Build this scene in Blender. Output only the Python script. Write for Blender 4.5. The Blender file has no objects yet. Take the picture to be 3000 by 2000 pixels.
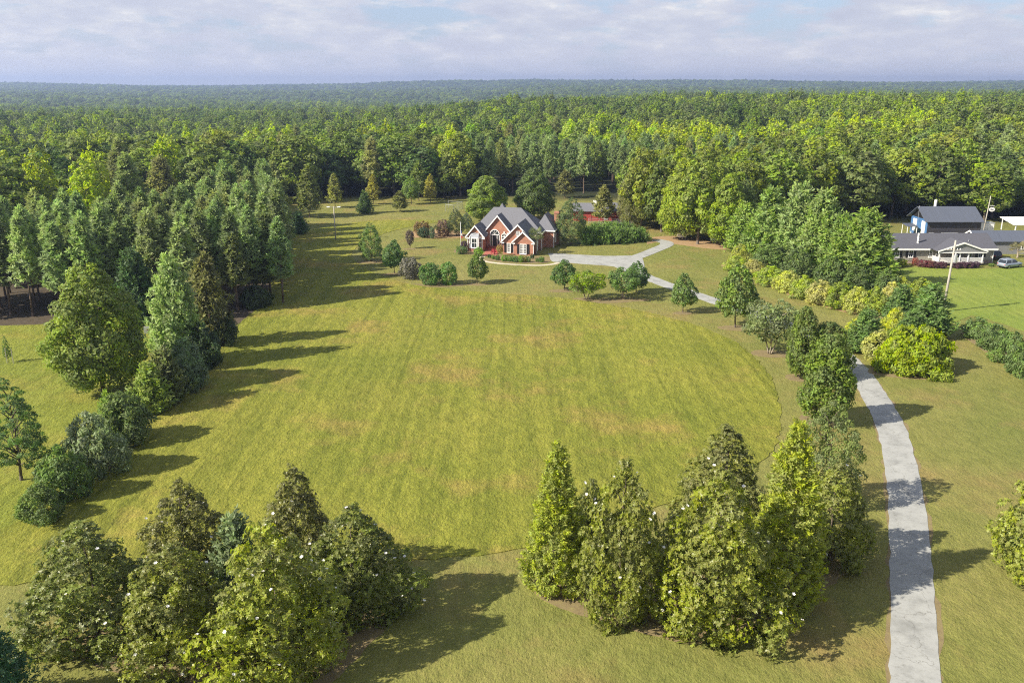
import bpy, bmesh, math, random
import numpy as np
from mathutils import Vector, Matrix

# ------------------------------------------------------------------ camera model
H_CAM = 33.0
PITCH = math.radians(16.7)
F_PX = 2500.0
PI = math.pi
R = math.radians
SUN_EL = R(35)
SHADOW_AZ = R(21)            # shadows run along +x turned 21 deg towards +y
sc = bpy.context.scene
COL = sc.collection

def sstep(a, b, v):
    t = min(1.0, max(0.0, (v - a) / (b - a)))
    return t * t * (3 - 2 * t)

def noise2(x, y, s):
    return (math.sin(x * 1.3 / s + 1.7 * math.sin(y * .7 / s + 2)) + math.sin(y * 1.1 / s + 1.3 * math.sin(x * .9 / s + 5)) + .5 * math.sin((x + y) * 2.3 / s + 1)) / 2.5

def ground_z(x, y):
    """height of the land; level over the lawns and the two house lots, rolling beyond"""
    z = 0.0
    if y > 235:
        t = sstep(235, 420, y)
        z -= 9.0 * sstep(235, 420, y) * sstep(40, -160, x)
        z += 4.5 * sstep(225, 360, y) * sstep(70, 190, x)
        z += t * 3.0 * noise2(x, y, 90)
        # beyond the near woods the land falls into a wide valley, then climbs to the far ridges
        z -= 15.0 * sstep(650, 1500, y) * (1 - .45 * sstep(-200, 700, x) * sstep(2600, 1200, y))
        z += sstep(700, 1600, y) * 7.0 * noise2(x, y, 420)
        z += 30.0 * sstep(2200, 5200, y)
        z += sstep(2500, 5000, y) * 15.0 * noise2(x + 300, y, 800)
        g = (x + 260 - .0 * y) / 520.0
        z += 30.0 * math.exp(-g * g) * math.exp(-((y - 5300) / 900.0) ** 2)
    return z

cp, sp = math.cos(PITCH), math.sin(PITCH)
def G(px, py, z0=None):
    """point on the land seen at photograph pixel (px, py) of 3000 x 2000"""
    xr, yu = (px - 1500) / F_PX, -(py - 1000) / F_PX
    dx, dy, dz = xr, cp + yu * sp, -sp + yu * cp
    t = H_CAM / -dz if dz < -1e-4 else 4000
    if z0 is not None:
        t = (H_CAM - z0) / -dz
        return Vector((dx * t, dy * t, z0))
    if dy * t > 230:
        t = 200 / dy
        for i in range(4000):
            if H_CAM + dz * t <= ground_z(dx * t, dy * t): break
            t += 1.0
    return Vector((dx * t, dy * t, ground_z(dx * t, dy * t)))
K = 3000 / 2352.0
def V(x, y): return G(x * K, y * K)           # same, in a 2352-wide reading of the photograph
def height_at(p, ypx):
    """height above p of a point that stands over p and shows at row ypx"""
    a = PITCH + math.atan((ypx - 1000) / F_PX)
    # p.y is the horizontal distance along the view
    return H_CAM - p.y * math.tan(a) - p.z
def mpp(p):                                    # metres per photograph pixel at p
    return (p.y * cp + (H_CAM - p.z) * sp) / F_PX

# ------------------------------------------------------------------ materials
def new_mat(name):
    m = bpy.data.materials.new(name); m.use_nodes = True
    nt = m.node_tree
    for n in list(nt.nodes): nt.nodes.remove(n)
    return m, nt, nt.nodes, nt.links
def N(nodes, t, **kw):
    n = nodes.new(t)
    for k, v in kw.items(): setattr(n, k, v)
    return n
def ramp(nodes, stops, interp='LINEAR'):
    r = nodes.new('ShaderNodeValToRGB'); e = r.color_ramp.elements; r.color_ramp.interpolation = interp
    while len(e) < len(stops): e.new(.5)
    for i, (p, c) in enumerate(stops):
        e[i].position = p; e[i].color = (*c, 1) if len(c) == 3 else c
    return r
def mixc(nodes, links, fac, a, b, mode='MIX'):
    m = nodes.new('ShaderNodeMix'); m.data_type = 'RGBA'; m.blend_type = mode
    for i, v in ((0, fac), (6, a), (7, b)):
        if hasattr(v, 'links'): links.new(v, m.inputs[i])
        else: m.inputs[i].default_value = v if i == 0 else (*v, 1)
    return m.outputs[2]
def mathn(nodes, links, op, a, b=None, clamp=False):
    m = nodes.new('ShaderNodeMath'); m.operation = op; m.use_clamp = clamp
    for i, v in ((0, a), (1, b)):
        if v is None: continue
        if hasattr(v, 'links'): links.new(v, m.inputs[i])
        else: m.inputs[i].default_value = v
    return m.outputs[0]

def flat(name, c, rough=.6, spec=.4, var=.12, scale=3.0, metal=0.0, bump=0.0, stretch=(1, 1, 1)):
    m, nt, n, l = new_mat(name)
    out = N(n, 'ShaderNodeOutputMaterial'); b = N(n, 'ShaderNodeBsdfPrincipled')
    tc = N(n, 'ShaderNodeTexCoord'); mp = N(n, 'ShaderNodeMapping'); mp.inputs['Scale'].default_value = stretch
    l.new(tc.outputs['Object'], mp.inputs[0])
    no = N(n, 'ShaderNodeTexNoise'); no.inputs['Scale'].default_value = scale; no.inputs['Detail'].default_value = 6
    l.new(mp.outputs[0], no.inputs['Vector'])
    r = ramp(n, [(.3, [v * (1 - var) for v in c]), (.7, [min(1, v * (1 + var)) for v in c])])
    l.new(no.outputs[0], r.inputs[0]); l.new(r.outputs[0], b.inputs['Base Color'])
    b.inputs['Roughness'].default_value = rough; b.inputs['Specular IOR Level'].default_value = spec; b.inputs['Metallic'].default_value = metal
    if bump:
        bp = N(n, 'ShaderNodeBump'); bp.inputs['Strength'].default_value = bump; bp.inputs['Distance'].default_value = .02
        l.new(no.outputs[0], bp.inputs['Height']); l.new(bp.outputs[0], b.inputs['Normal'])
    l.new(b.outputs[0], out.inputs[0])
    return m

def leaf_mat(name, rough=.55, spec=.2, transl=.46, under=None, ramp_cols=None, var=.75):
    """leaf colour = the object's own tint, varied leaf by leaf and spray by spray"""
    m, nt, n, l = new_mat(name)
    out = N(n, 'ShaderNodeOutputMaterial'); b = N(n, 'ShaderNodeBsdfPrincipled')
    oi = N(n, 'ShaderNodeObjectInfo'); ge = N(n, 'ShaderNodeNewGeometry'); at = N(n, 'ShaderNodeAttribute'); at.attribute_name = 'spray'
    if ramp_cols:
        r = ramp(n, ramp_cols, 'LINEAR'); tn = N(n, 'ShaderNodeTexNoise'); tn.inputs['Scale'].default_value = .007; tn.inputs['Detail'].default_value = 3; l.new(oi.outputs['Location'], tn.inputs['Vector'])
        st = ramp(n, [(.33, (0, 0, 0)), (.67, (1, 1, 1))]); l.new(tn.outputs[0], st.inputs[0])
        l.new(mathn(n, l, 'ADD', mathn(n, l, 'MULTIPLY', st.outputs[0], .5), mathn(n, l, 'MULTIPLY', oi.outputs['Random'], .5)), r.inputs[0]); base = r.outputs[0]
    else:
        base = oi.outputs['Color']
    hs = N(n, 'ShaderNodeHueSaturation')
    l.new(base, hs.inputs['Color'])
    isl = ge.outputs['Random Per Island']
    hue = mathn(n, l, 'MULTIPLY_ADD', isl, .035); hue.node.inputs[2].default_value = .4825
    l.new(hue, hs.inputs['Hue'])
    mixv = mathn(n, l, 'ADD', mathn(n, l, 'MULTIPLY', isl, .5), mathn(n, l, 'MULTIPLY', at.outputs['Fac'], .5))
    val = mathn(n, l, 'MULTIPLY_ADD', mixv, var); val.node.inputs[2].default_value = 1 - var * .5
    l.new(val, hs.inputs['Value'])
    sat = mathn(n, l, 'MULTIPLY_ADD', at.outputs['Fac'], .3); sat.node.inputs[2].default_value = .85
    l.new(sat, hs.inputs['Saturation'])
    col = hs.outputs[0]
    if under:
        col = mixc(n, l, mathn(n, l, 'MULTIPLY', ge.outputs['Backfacing'], .3), col, under)
    l.new(col, b.inputs['Base Color'])
    b.inputs['Roughness'].default_value = rough; b.inputs['Specular IOR Level'].default_value = spec
    tr = N(n, 'ShaderNodeBsdfTranslucent'); l.new(mixc(n, l, .5, col, (.9, 1.0, .45), 'MULTIPLY'), tr.inputs['Color'])
    mx = N(n, 'ShaderNodeMixShader'); mx.inputs[0].default_value = transl
    l.new(b.outputs[0], mx.inputs[1]); l.new(tr.outputs[0], mx.inputs[2]); l.new(mx.outputs[0], out.inputs[0])
    return m

def bark_mat(name, c):
    return flat(name, c, rough=.9, spec=.1, var=.35, scale=4, bump=.5, stretch=(2, 2, .4))

LEAF = leaf_mat('leaf')
LEAF_GLOSSY = leaf_mat('magnolia_leaf', rough=.4, spec=.3, transl=.36, under=(.16, .13, .04))
NEEDLE = leaf_mat('needle', rough=.6, spec=.2, transl=.42, var=.6)
BARK = bark_mat('bark_grey', (.13, .105, .08))
BARK_PINE = bark_mat('bark_pine', (.13, .095, .07))
BARK_PALE = bark_mat('bark_pale', (.32, .27, .21))
PETAL = flat('petal', (.85, .82, .76), rough=.5, var=.05)

# ------------------------------------------------------------------ objects
def props(o, label=None, cat=None, group=None, kind=None):
    if label: o['label'] = label
    if cat: o['category'] = cat
    if group: o['group'] = group
    if kind: o['kind'] = kind
    return o
def link(name, me, parent=None):
    o = bpy.data.objects.new(name, me); COL.objects.link(o)
    if parent is not None: o.parent = parent
    return o
def empty(name, loc, rz=0, label=None, cat=None, group=None, scale=1):
    o = link(name, None); o.location = loc; o.rotation_euler = (0, 0, rz)
    o.scale = (scale,) * 3 if not hasattr(scale, '__len__') else scale
    o.empty_display_size = .3
    return props(o, label, cat, group)
def mesh_np(name, verts, faces, mats, smooth=False, spray=None, midx=None):
    """verts (n,3), faces list of index tuples or (m,k) array"""
    me = bpy.data.meshes.new(name)
    if isinstance(faces, np.ndarray):
        m, k = faces.shape
        me.vertices.add(len(verts)); me.vertices.foreach_set('co', np.asarray(verts, np.float32).ravel())
        me.loops.add(m * k); me.loops.foreach_set('vertex_index', faces.astype(np.int32).ravel())
        me.polygons.add(m); me.polygons.foreach_set('loop_start', np.arange(0, m * k, k, dtype=np.int32))
        me.polygons.foreach_set('loop_total', np.full(m, k, np.int32))
    else:
        me.from_pydata([tuple(v) for v in verts], [], [tuple(f) for f in faces])
    for mt in (mats if isinstance(mats, (list, tuple)) else [mats]): me.materials.append(mt)
    if midx is not None: me.polygons.foreach_set('material_index', np.asarray(midx, np.int32))
    if smooth: me.polygons.foreach_set('use_smooth', np.ones(len(me.polygons), bool))
    if spray is not None:
        a = me.attributes.new('spray', 'FLOAT', 'POINT'); a.data.foreach_set('value', np.asarray(spray, np.float32))
    me.update(calc_edges=True); me.validate()
    return me

class MB:
    """collects solid shapes into one mesh"""
    def __init__(s): s.v = []; s.f = []
    def add(s, vs, fs):
        o = len(s.v); s.v += [tuple(v) for v in vs]; s.f += [tuple(i + o for i in f) for f in fs]; return s
    def box(s, x0, x1, y0, y1, z0, z1):
        return s.add([(x0, y0, z0), (x1, y0, z0), (x1, y1, z0), (x0, y1, z0), (x0, y0, z1), (x1, y0, z1), (x1, y1, z1), (x0, y1, z1)],
                     [(0, 3, 2, 1), (4, 5, 6, 7), (0, 1, 5, 4), (1, 2, 6, 5), (2, 3, 7, 6), (3, 0, 4, 7)])
    def prism(s, prof, y0, y1, axis='y'):
        """extrude a closed profile [(a, z)...] along y (or x)"""
        n = len(prof)
        mk = (lambda a, z, t: (a, t, z)) if axis == 'y' else (lambda a, z, t: (t, a, z))
        vs = [mk(a, z, y0) for a, z in prof] + [mk(a, z, y1) for a, z in prof]
        fs = [tuple(range(n)), tuple(range(2 * n - 1, n - 1, -1))] + [(i, i + n, (i + 1) % n + n, (i + 1) % n) for i in range(n)]
        return s.add(vs, fs)
    def tube(s, pts, rads, k=7, cap=True):
        pts = [Vector(p) for p in pts]; o = len(s.v); vs = []; fs = []
        for i, p in enumerate(pts):
            d = (pts[min(i + 1, len(pts) - 1)] - pts[max(i - 1, 0)]).normalized()
            a = d.cross(Vector((0, 0, 1)) if abs(d.z) < .9 else Vector((1, 0, 0))).normalized(); b = d.cross(a)
            r = rads[i] if hasattr(rads, '__len__') else rads
            for j in range(k):
                t = 2 * PI * j / k; vs.append(p + a * math.cos(t) * r + b * math.sin(t) * r)
        for i in range(len(pts) - 1):
            for j in range(k):
                fs.append((i * k + j, i * k + (j + 1) % k, (i + 1) * k + (j + 1) % k, (i + 1) * k + j))
        if cap: fs += [tuple(range(k - 1, -1, -1)), tuple(range((len(pts) - 1) * k, len(pts) * k))]
        return s.add(vs, fs)
    def build(s, name, mat, parent=None, smooth=False, bevel=0):
        me = bpy.data.meshes.new(name); me.from_pydata(s.v, [], s.f); me.materials.append(mat)
        bm = bmesh.new(); bm.from_mesh(me); bmesh.ops.recalc_face_normals(bm, faces=bm.faces); bm.to_mesh(me); bm.free()
        if smooth: me.polygons.foreach_set('use_smooth', np.ones(len(me.polygons), bool))
        o = link(name, me, parent)
        if bevel:
            md = o.modifiers.new('bevel', 'BEVEL'); md.width = bevel; md.segments = 2; md.limit_method = 'ANGLE'
        return o

# ------------------------------------------------------------------ foliage meshes
def unit(a): return a / np.maximum(np.linalg.norm(a, axis=-1, keepdims=True), 1e-6)
def leaf_quads(P, Nn, L, W, rng, jit=.5, T=None):
    """one bent leaf per point; T fixes the leaf's long axis"""
    n = len(P)
    nn = unit(Nn + jit * rng.standard_normal((n, 3)))
    if T is None: t = unit(np.cross(nn, rng.standard_normal((n, 3))))
    else:
        t = unit(T + jit * .7 * rng.standard_normal((n, 3))); nn = unit(np.cross(t, np.cross(nn, t)) + 1e-4)
    b = np.cross(nn, t)
    L = (L * rng.uniform(.7, 1.3, n))[:, None]; W = (W * rng.uniform(.7, 1.3, n))[:, None]
    v = np.stack([P - t * L * .5, P + b * W * .5 - nn * L * .02, P + t * L * .5 - nn * L * .14, P - b * W * .5 - nn * L * .02], 1)
    f = np.arange(4 * n).reshape(n, 4)
    return v.reshape(-1, 3), f

def env(shape, t):
    t = np.clip(t, 0, 1)
    if shape == 'round': return np.sqrt(np.clip(1 - (2 * t - 1) ** 2, 0, 1)) ** .85
    if shape == 'oval': return np.sin(np.pi * np.clip(t, 0, 1) ** .8) ** .7
    if shape == 'egg': return np.sin(np.pi * np.clip(t * .93 + .05, 0, 1) ** .62) ** .75
    if shape == 'cone': return np.minimum(1, (t / .1) ** .6 * 1.0) * np.clip(1 - t, 0, 1) ** .62 * 1.06
    if shape == 'ovate': return np.minimum(1, .62 + t * 1.9) * np.clip(1 - t ** 2.3, 0, 1) ** .7
    if shape == 'oak': return np.minimum(1, .5 + t * 2.6) * np.clip(1 - t ** 3.0, 0, 1) ** .6
    if shape == 'mag': return np.minimum(1, .72 + t * 1.4) * np.clip(1 - t ** 1.7, 0, 1) ** .85 * 1.04
    if shape == 'flame': return np.minimum(1, .74 + t * 1.3) * np.clip(1 - t, 0, 1) ** .72 * 1.2
    if shape == 'spire': return np.minimum(1, (t / .08) ** .6) * np.clip(1 - t, 0, 1) ** .8 * 1.05
    if shape == 'col': return np.minimum(1, (t / .12) ** .7) * np.minimum(1, ((1 - t) / .35) ** .75)
    if shape == 'umb': return np.sqrt(np.clip(t, 0, 1)) * np.sqrt(np.clip(1.06 - t, 0, 1)) * 1.9
    if shape == 'vase': return np.clip(t, 0, 1) ** .75 * np.sqrt(np.clip(1.04 - t, 0, 1)) * 1.7
    if shape == 'mound': return np.sqrt(np.clip(1 - t ** 2, 0, 1))
    return np.ones_like(t)

def broad(seed, Hh, Rr, base, shape, ncl, nlf, L, W=None, rcf=(.2, .34), lob=.2, flatz=.8, up=.5, spire=0, jit=.45, fill=.5, ros=0):
    """a crown as leaf sprays gathered in clumps; returns verts, faces, spray value, clump centres"""
    rng = np.random.default_rng(seed)
    k = np.arange(ncl)
    t = (k + rng.uniform(0, 1, ncl)) / ncl
    # more clumps where the crown is wide
    w = env(shape, np.linspace(.01, .99, 200)) + .15; c = np.cumsum(w) / w.sum(); t = np.interp(t, c, np.linspace(.01, .99, 200))
    phi = k * 2.39996 + rng.uniform(-.5, .5, ncl)
    ph0 = rng.uniform(0, 6.28, 4)
    lobes = 1 + lob * np.sin(2 * phi + ph0[0] + 3 * t) + lob * .7 * np.sin(3 * phi + ph0[1] - 5 * t) + lob * .5 * rng.standard_normal(ncl)
    rad = env(shape, t) * Rr * lobes * rng.uniform(fill, 1, ncl) ** .5 * .84
    cz = Hh * (base + (1 - base) * t)
    C = np.stack([rad * np.cos(phi), rad * np.sin(phi), cz], 1)
    rc = Rr * rng.uniform(*rcf, ncl) * (.55 + .55 * env(shape, t))
    sv = rng.uniform(0, 1, ncl)
    cnt = np.maximum(6, (nlf * (rc / rc.mean()) ** 1.6)).astype(int)
    idx = np.repeat(k, cnt); n = len(idx)
    axisz = Hh * (base + (1 - base) * .42)
    outw = unit(C - np.array([0, 0, axisz]) * np.array([1, 1, 1]))
    d = unit(rng.standard_normal((n, 3)) + .75 * outw[idx] + np.array([0, 0, up]))
    P = C[idx] + d * (rc[idx] * rng.uniform(.55, 1.08, n))[:, None] * np.array([1, 1, flatz])
    P[:, 2] = np.maximum(P[:, 2], .04 * Hh * (1 if base > .02 else .2))
    if spire:
        m = rng.integers(0, n, int(n * spire)); P[m, 2] += rng.uniform(0, 1, len(m)) ** 2 * .12 * Hh
    if ros:                                     # leaves radiating from shoot tips
        m = n // ros; pk = rng.permutation(n)[:m]; P = P[pk]; d = unit(d[pk] + .35 * rng.standard_normal((m, 3))); idx = np.repeat(idx[pk], ros)
        a1 = unit(np.cross(d, rng.standard_normal((m, 3)))); a2 = np.cross(d, a1)
        ang = (np.arange(m * ros) % ros) * 2 * np.pi / ros + rng.uniform(-.3, .3, m * ros)
        P = np.repeat(P, ros, 0); d = np.repeat(d, ros, 0); a1 = np.repeat(a1, ros, 0); a2 = np.repeat(a2, ros, 0); n = len(P)
        T = unit(a1 * np.cos(ang)[:, None] + a2 * np.sin(ang)[:, None] + d * rng.uniform(.1, .7, n)[:, None])
        v, f = leaf_quads(P + T * L * .45, d, L, W or L * .6, rng, .22, T=T)
    else: v, f = leaf_quads(P, d, L, W or L * .6, rng, jit)
    s = np.repeat(np.clip(sv[idx] + rng.uniform(-.15, .15, n), 0, 1), 4)
    return v, f, s, C

def conifer(seed, Hh, Rr, base, L, W, whorls, per, tufts, nn, rise=.35, pw=.75, droop=0, first=.45, spread=.9):
    """whorls of limbs carrying upturned needle tufts"""
    rng = np.random.default_rng(seed)
    C = []; A = []; S = []; limbs = []
    for w in range(whorls):
        t = (w + rng.uniform(-.25, .25)) / whorls
        z = Hh * (base + (.97 - base) * max(0, t))
        Lb = Rr * (1 - max(0, t)) ** pw * (1 if t > .12 else .8) + .1
        p0 = rng.uniform(0, 6.28)
        for j in range(per):
            phi = p0 + j * 2 * PI / per + rng.uniform(-.3, .3); ll = Lb * rng.uniform(.65, 1.12)
            if rng.uniform() < .1: continue
            limbs.append((phi, z, ll)); sval = rng.uniform()
            for q in range(tufts):
                f = first + (1 - first) * (q + rng.uniform(.2, .8)) / tufts
                side = rng.uniform(-.22, .22) * ll
                x = math.cos(phi) * ll * f - math.sin(phi) * side; y = math.sin(phi) * ll * f + math.cos(phi) * side
                zz = z + ll * (rise * f * f - droop * f) + rng.uniform(-.15, .15)
                C.append((x, y, zz)); A.append((math.cos(phi) * .55, math.sin(phi) * .55, .75)); S.append(sval)
    for q in range(4): C.append((rng.uniform(-.1, .1), rng.uniform(-.1, .1), Hh * (.93 + .02 * q))); A.append((0, 0, 1)); S.append(.8)
    C = np.array(C); A = np.array(A); S = np.array(S)
    idx = np.repeat(np.arange(len(C)), nn); n = len(idx)
    d = unit(rng.standard_normal((n, 3)) * spread + A[idx])
    P = C[idx] + d * (L * .5) * rng.uniform(.5, 1.1, n)[:, None]
    ph = np.arctan2(C[idx][:, 1], C[idx][:, 0]); v, f = leaf_quads(P, np.stack([np.cos(ph), np.sin(ph), np.full(n, .7)], 1) + .5 * rng.standard_normal((n, 3)), L, W, rng, .25, T=d)
    return v, f, np.repeat(np.clip(S[idx] + rng.uniform(-.2, .2, n), 0, 1), 4), limbs

def feather(seed, Hh, Rr, shape, ns, nn, L, W, upw=.9, base=.02, lob=.12, depth=.45, sprayl=.9, zr=1.0):
    """dense evergreen of feathery, upswept sprays"""
    rng = np.random.default_rng(seed)
    t = np.linspace(.005, .995, 300); w = env(shape, t) + .06; c = np.cumsum(w) / w.sum()
    k = np.arange(ns); t = np.interp((k + rng.uniform(0, 1, ns)) / ns, c, t)
    phi = k * 2.39996 + rng.uniform(-.4, .4, ns); ph = rng.uniform(0, 6.28, 3)
    r = env(shape, t) * Rr * (1 + lob * np.sin(3 * phi + ph[0] + 6 * t) + lob * np.sin(5 * phi + ph[1] - 9 * t) + lob * .7 * rng.standard_normal(ns)) * rng.uniform(1 - depth, 1, ns)
    C = np.stack([r * np.cos(phi), r * np.sin(phi), Hh * (base + (1 - base) * t * zr)], 1)
    ax = unit(np.stack([np.cos(phi), np.sin(phi), np.full(ns, upw)], 1) + .25 * rng.standard_normal((ns, 3)))
    sv = rng.uniform(0, 1, ns)
    idx = np.repeat(k, nn); n = len(idx)
    along = rng.uniform(-.5, .5, n) * sprayl
    lat = rng.standard_normal((n, 3)) * (sprayl * .2 * (1 - .6 * (along / sprayl + .5)))[:, None]
    P = C[idx] + ax[idx] * along[:, None] + lat
    P[:, 2] = np.maximum(P[:, 2], .05)
    T = unit(ax[idx] + .9 * unit(lat + 1e-3))
    v, f = leaf_quads(P, np.stack([np.cos(phi[idx]), np.sin(phi[idx]), np.full(n, .5)], 1), L, W, rng, .45, T=T)
    return v, f, np.repeat(np.clip(sv[idx] + rng.uniform(-.15, .15, n), 0, 1), 4), C

def trunk_mesh(name, Hh, r, mat, seed, top=.85, limbs=None, split=0, lean=.02):
    rng = random.Random(seed); mb = MB()
    def path(x0, z0, x1, z1, r0, r1, n=6):
        pts = []; wob = Vector((rng.uniform(-1, 1), rng.uniform(-1, 1), 0)) * lean * Hh
        for i in range(n + 1):
            t = i / n; pts.append(Vector(x0).lerp(Vector(x1), t) + wob * math.sin(t * PI)); 
        mb.tube(pts, [r0 + (r1 - r0) * (i / n) ** .8 * 1.0 for i in range(n + 1)], 7)
        return pts
    if split:
        for j in range(split):
            a = j * 2 * PI / split + rng.uniform(-.4, .4)
            path((math.cos(a) * r * .8, math.sin(a) * r * .8, -.15), 0, (math.cos(a) * Hh * .2, math.sin(a) * Hh * .2, Hh * top * .8), 0, r * .62, r * .15)
    else:
        mb.tube([(0, 0, -.2), (0, 0, .02 * Hh), (0, 0, .05 * Hh)], [r * 1.5, r * 1.2, r], 8, False)
        path((0, 0, .05 * Hh), 0, (rng.uniform(-1, 1) * lean * Hh, rng.uniform(-1, 1) * lean * Hh, Hh * top), 0, r, r * .12)
    for (c, z0) in (limbs or []):
        c = Vector(c); s = Vector((0, 0, z0)); m = s.lerp(c, .55) + Vector((0, 0, .06 * (c - s).length))
        mb.tube([s, m, c], [r * .4, r * .25, r * .06], 5)
    me = bpy.data.meshes.new(name); me.from_pydata(mb.v, [], mb.f); me.materials.append(mat)
    me.polygons.foreach_set('use_smooth', np.ones(len(me.polygons), bool)); me.update()
    return me

KINDS = {}
def add_kind(key, v, f, s, Hh, Rr, leafm, trunk):
    me = mesh_np(key + '_crown', v, f, leafm, spray=s)
    KINDS.setdefault(key, []).append((me, trunk, Hh, Rr))

def limbs_for(C, n, Hh, base, seed):
    rng = random.Random(seed); ids = rng.sample(range(len(C)), min(n, len(C)))
    return [(C[i], max(Hh * base * .75, C[i][2] - .35 * math.hypot(C[i][0], C[i][1]) - .8)) for i in ids]

def kind_broad(key, nvar, Hh, Rr, base, shape, ncl, nlf, L, leafm=LEAF, bark=BARK, tr=None, split=0, nlimb=10, seed=0, **kw):
    for i in range(nvar):
        v, f, s, C = broad(seed * 100 + i, Hh, Rr, base, shape, ncl, nlf, L, **kw)
        tm = trunk_mesh(key + '_trunk', Hh, tr or Hh * .016, bark, seed * 7 + i, limbs=limbs_for(C, nlimb, Hh, base, i), split=split)
        add_kind(key, v, f, s, Hh, Rr, leafm, tm)
def kind_con(key, nvar, Hh, Rr, base, seed=0, tr=None, **kw):
    for i in range(nvar):
        v, f, s, limbs = conifer(seed * 100 + i, Hh, Rr, base, **kw)
        rng = random.Random(i); pick = rng.sample(limbs, min(10, len(limbs)))
        tm = trunk_mesh(key + '_trunk', Hh, tr or Hh * .011, BARK_PINE, seed * 7 + i, top=.97,
                        limbs=[((math.cos(a) * l * .85, math.sin(a) * l * .85, z + l * .2), z - l * .05) for a, z, l in pick], lean=.008)
        add_kind(key, v, f, s, Hh, Rr, NEEDLE, tm)
def kind_feather(key, nvar, Hh, Rr, shape, seed=0, **kw):
    for i in range(nvar):
        v, f, s, C = feather(seed * 100 + i, Hh, Rr, shape, **kw)
        tm = trunk_mesh(key + '_trunk', Hh, Hh * .014, BARK, seed * 7 + i, top=.85)
        add_kind(key, v, f, s, Hh, Rr, NEEDLE, tm)

# near, finely leaved
kind_broad('magnolia', 4, 9, 3.4, 0, 'mag', 210, 160, .195, LEAF_GLOSSY, seed=1, W=.09, rcf=(.14, .25), lob=.25, spire=.012, flatz=.95, nlimb=4, fill=.5, ros=6)
kind_feather('cryptomeria', 2, 12, 2.1, 'flame', seed=2, ns=620, nn=40, L=.28, W=.095, upw=.9, sprayl=.8, lob=.12, depth=.25)
kind_broad('oak', 2, 15, 5.2, .1, 'ovate', 190, 105, .42, seed=3, rcf=(.18, .28), lob=.12, nlimb=16, jit=.35)
kind_broad('willow_oak', 2, 10, 3.8, .1, 'egg', 120, 75, .34, seed=4, W=.13, rcf=(.16, .26), lob=.18, nlimb=12)
kind_broad('airy', 1, 10, 4.2, .2, 'mag', 120, 62, .34, bark=BARK, seed=5, W=.12, rcf=(.12, .2), lob=.2, flatz=.4, nlimb=34, fill=.25)
kind_broad('pear', 3, 9, 2.4, .09, 'oak', 130, 72, .32, seed=6, rcf=(.24, .36), lob=.14, flatz=1.15, nlimb=8)
kind_broad('maple', 4, 6, 2.3, .24, 'egg', 70, 52, .34, seed=7, rcf=(.24, .36), lob=.12, nlimb=10)
kind_broad('crape', 3, 5, 2.5, .28, 'umb', 64, 48, .34, bark=BARK_PALE, seed=8, W=.16, rcf=(.2, .32), lob=.2, split=4, tr=.13, nlimb=6)
kind_broad('bush', 4, 2.4, 1.6, 0, 'round', 46, 46, .26, seed=9, rcf=(.26, .4), lob=.16, nlimb=4, tr=.05)
kind_broad('hedge_bush', 3, 3.6, 2.2, 0, 'egg', 75, 66, .34, seed=10, W=.13, rcf=(.2, .34), lob=.22, nlimb=4, tr=.07)
kind_broad('topiary', 2, 1.2, .8, 0, 'round', 60, 34, .12, seed=11, rcf=(.2, .28), lob=.05, nlimb=3, tr=.04)
kind_broad('mound', 1, 3.6, 4.6, 0, 'mound', 190, 80, .42, seed=21, W=.16, rcf=(.12, .19), lob=.14, nlimb=6, tr=.06, fill=.45)
kind_feather('leyland', 4, 11, 3.0, 'cone', seed=12, ns=330, nn=22, L=.62, W=.24, upw=1.3, sprayl=1.6, lob=.16)
kind_feather('cedar', 3, 5, 1.5, 'cone', seed=13, ns=190, nn=20, L=.4, W=.15, upw=1.1, sprayl=.9, lob=.18)
kind_feather('pfitzer', 3, 2.0, 2.2, 'mound', seed=14, ns=170, nn=20, L=.5, W=.13, upw=.5, sprayl=1.1, lob=.2)
kind_feather('spruce', 1, 8, 3.2, 'spire', seed=15, ns=430, nn=28, L=.34, W=.1, upw=.05, sprayl=1.1, lob=.12)
kind_broad('plum', 1, 4, 1.6, .22, 'vase', 50, 44, .26, seed=16, rcf=(.24, .36), lob=.1, flatz=1.5, nlimb=14, up=.9)
# woods
kind_con('pine', 5, 16, 2.7, .32, seed=17, L=.9, W=.24, whorls=15, per=6, tufts=3, nn=13, spread=.75, rise=.5)
kind_con('young_pine', 3, 9, 2.9, .16, seed=18, L=.8, W=.2, whorls=11, per=7, tufts=3, nn=13, spread=.8)
kind_broad('forest_tree', 5, 18, 5.0, .2, 'oak', 90, 46, .8, seed=19, rcf=(.2, .34), lob=.2, nlimb=5, jit=.32, flatz=.85)
kind_broad('poplar', 4, 20, 4.2, .2, 'ovate', 90, 40, .75, seed=20, rcf=(.2, .32), lob=.2, flatz=1.25, nlimb=5, up=.8, spire=.05)

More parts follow.
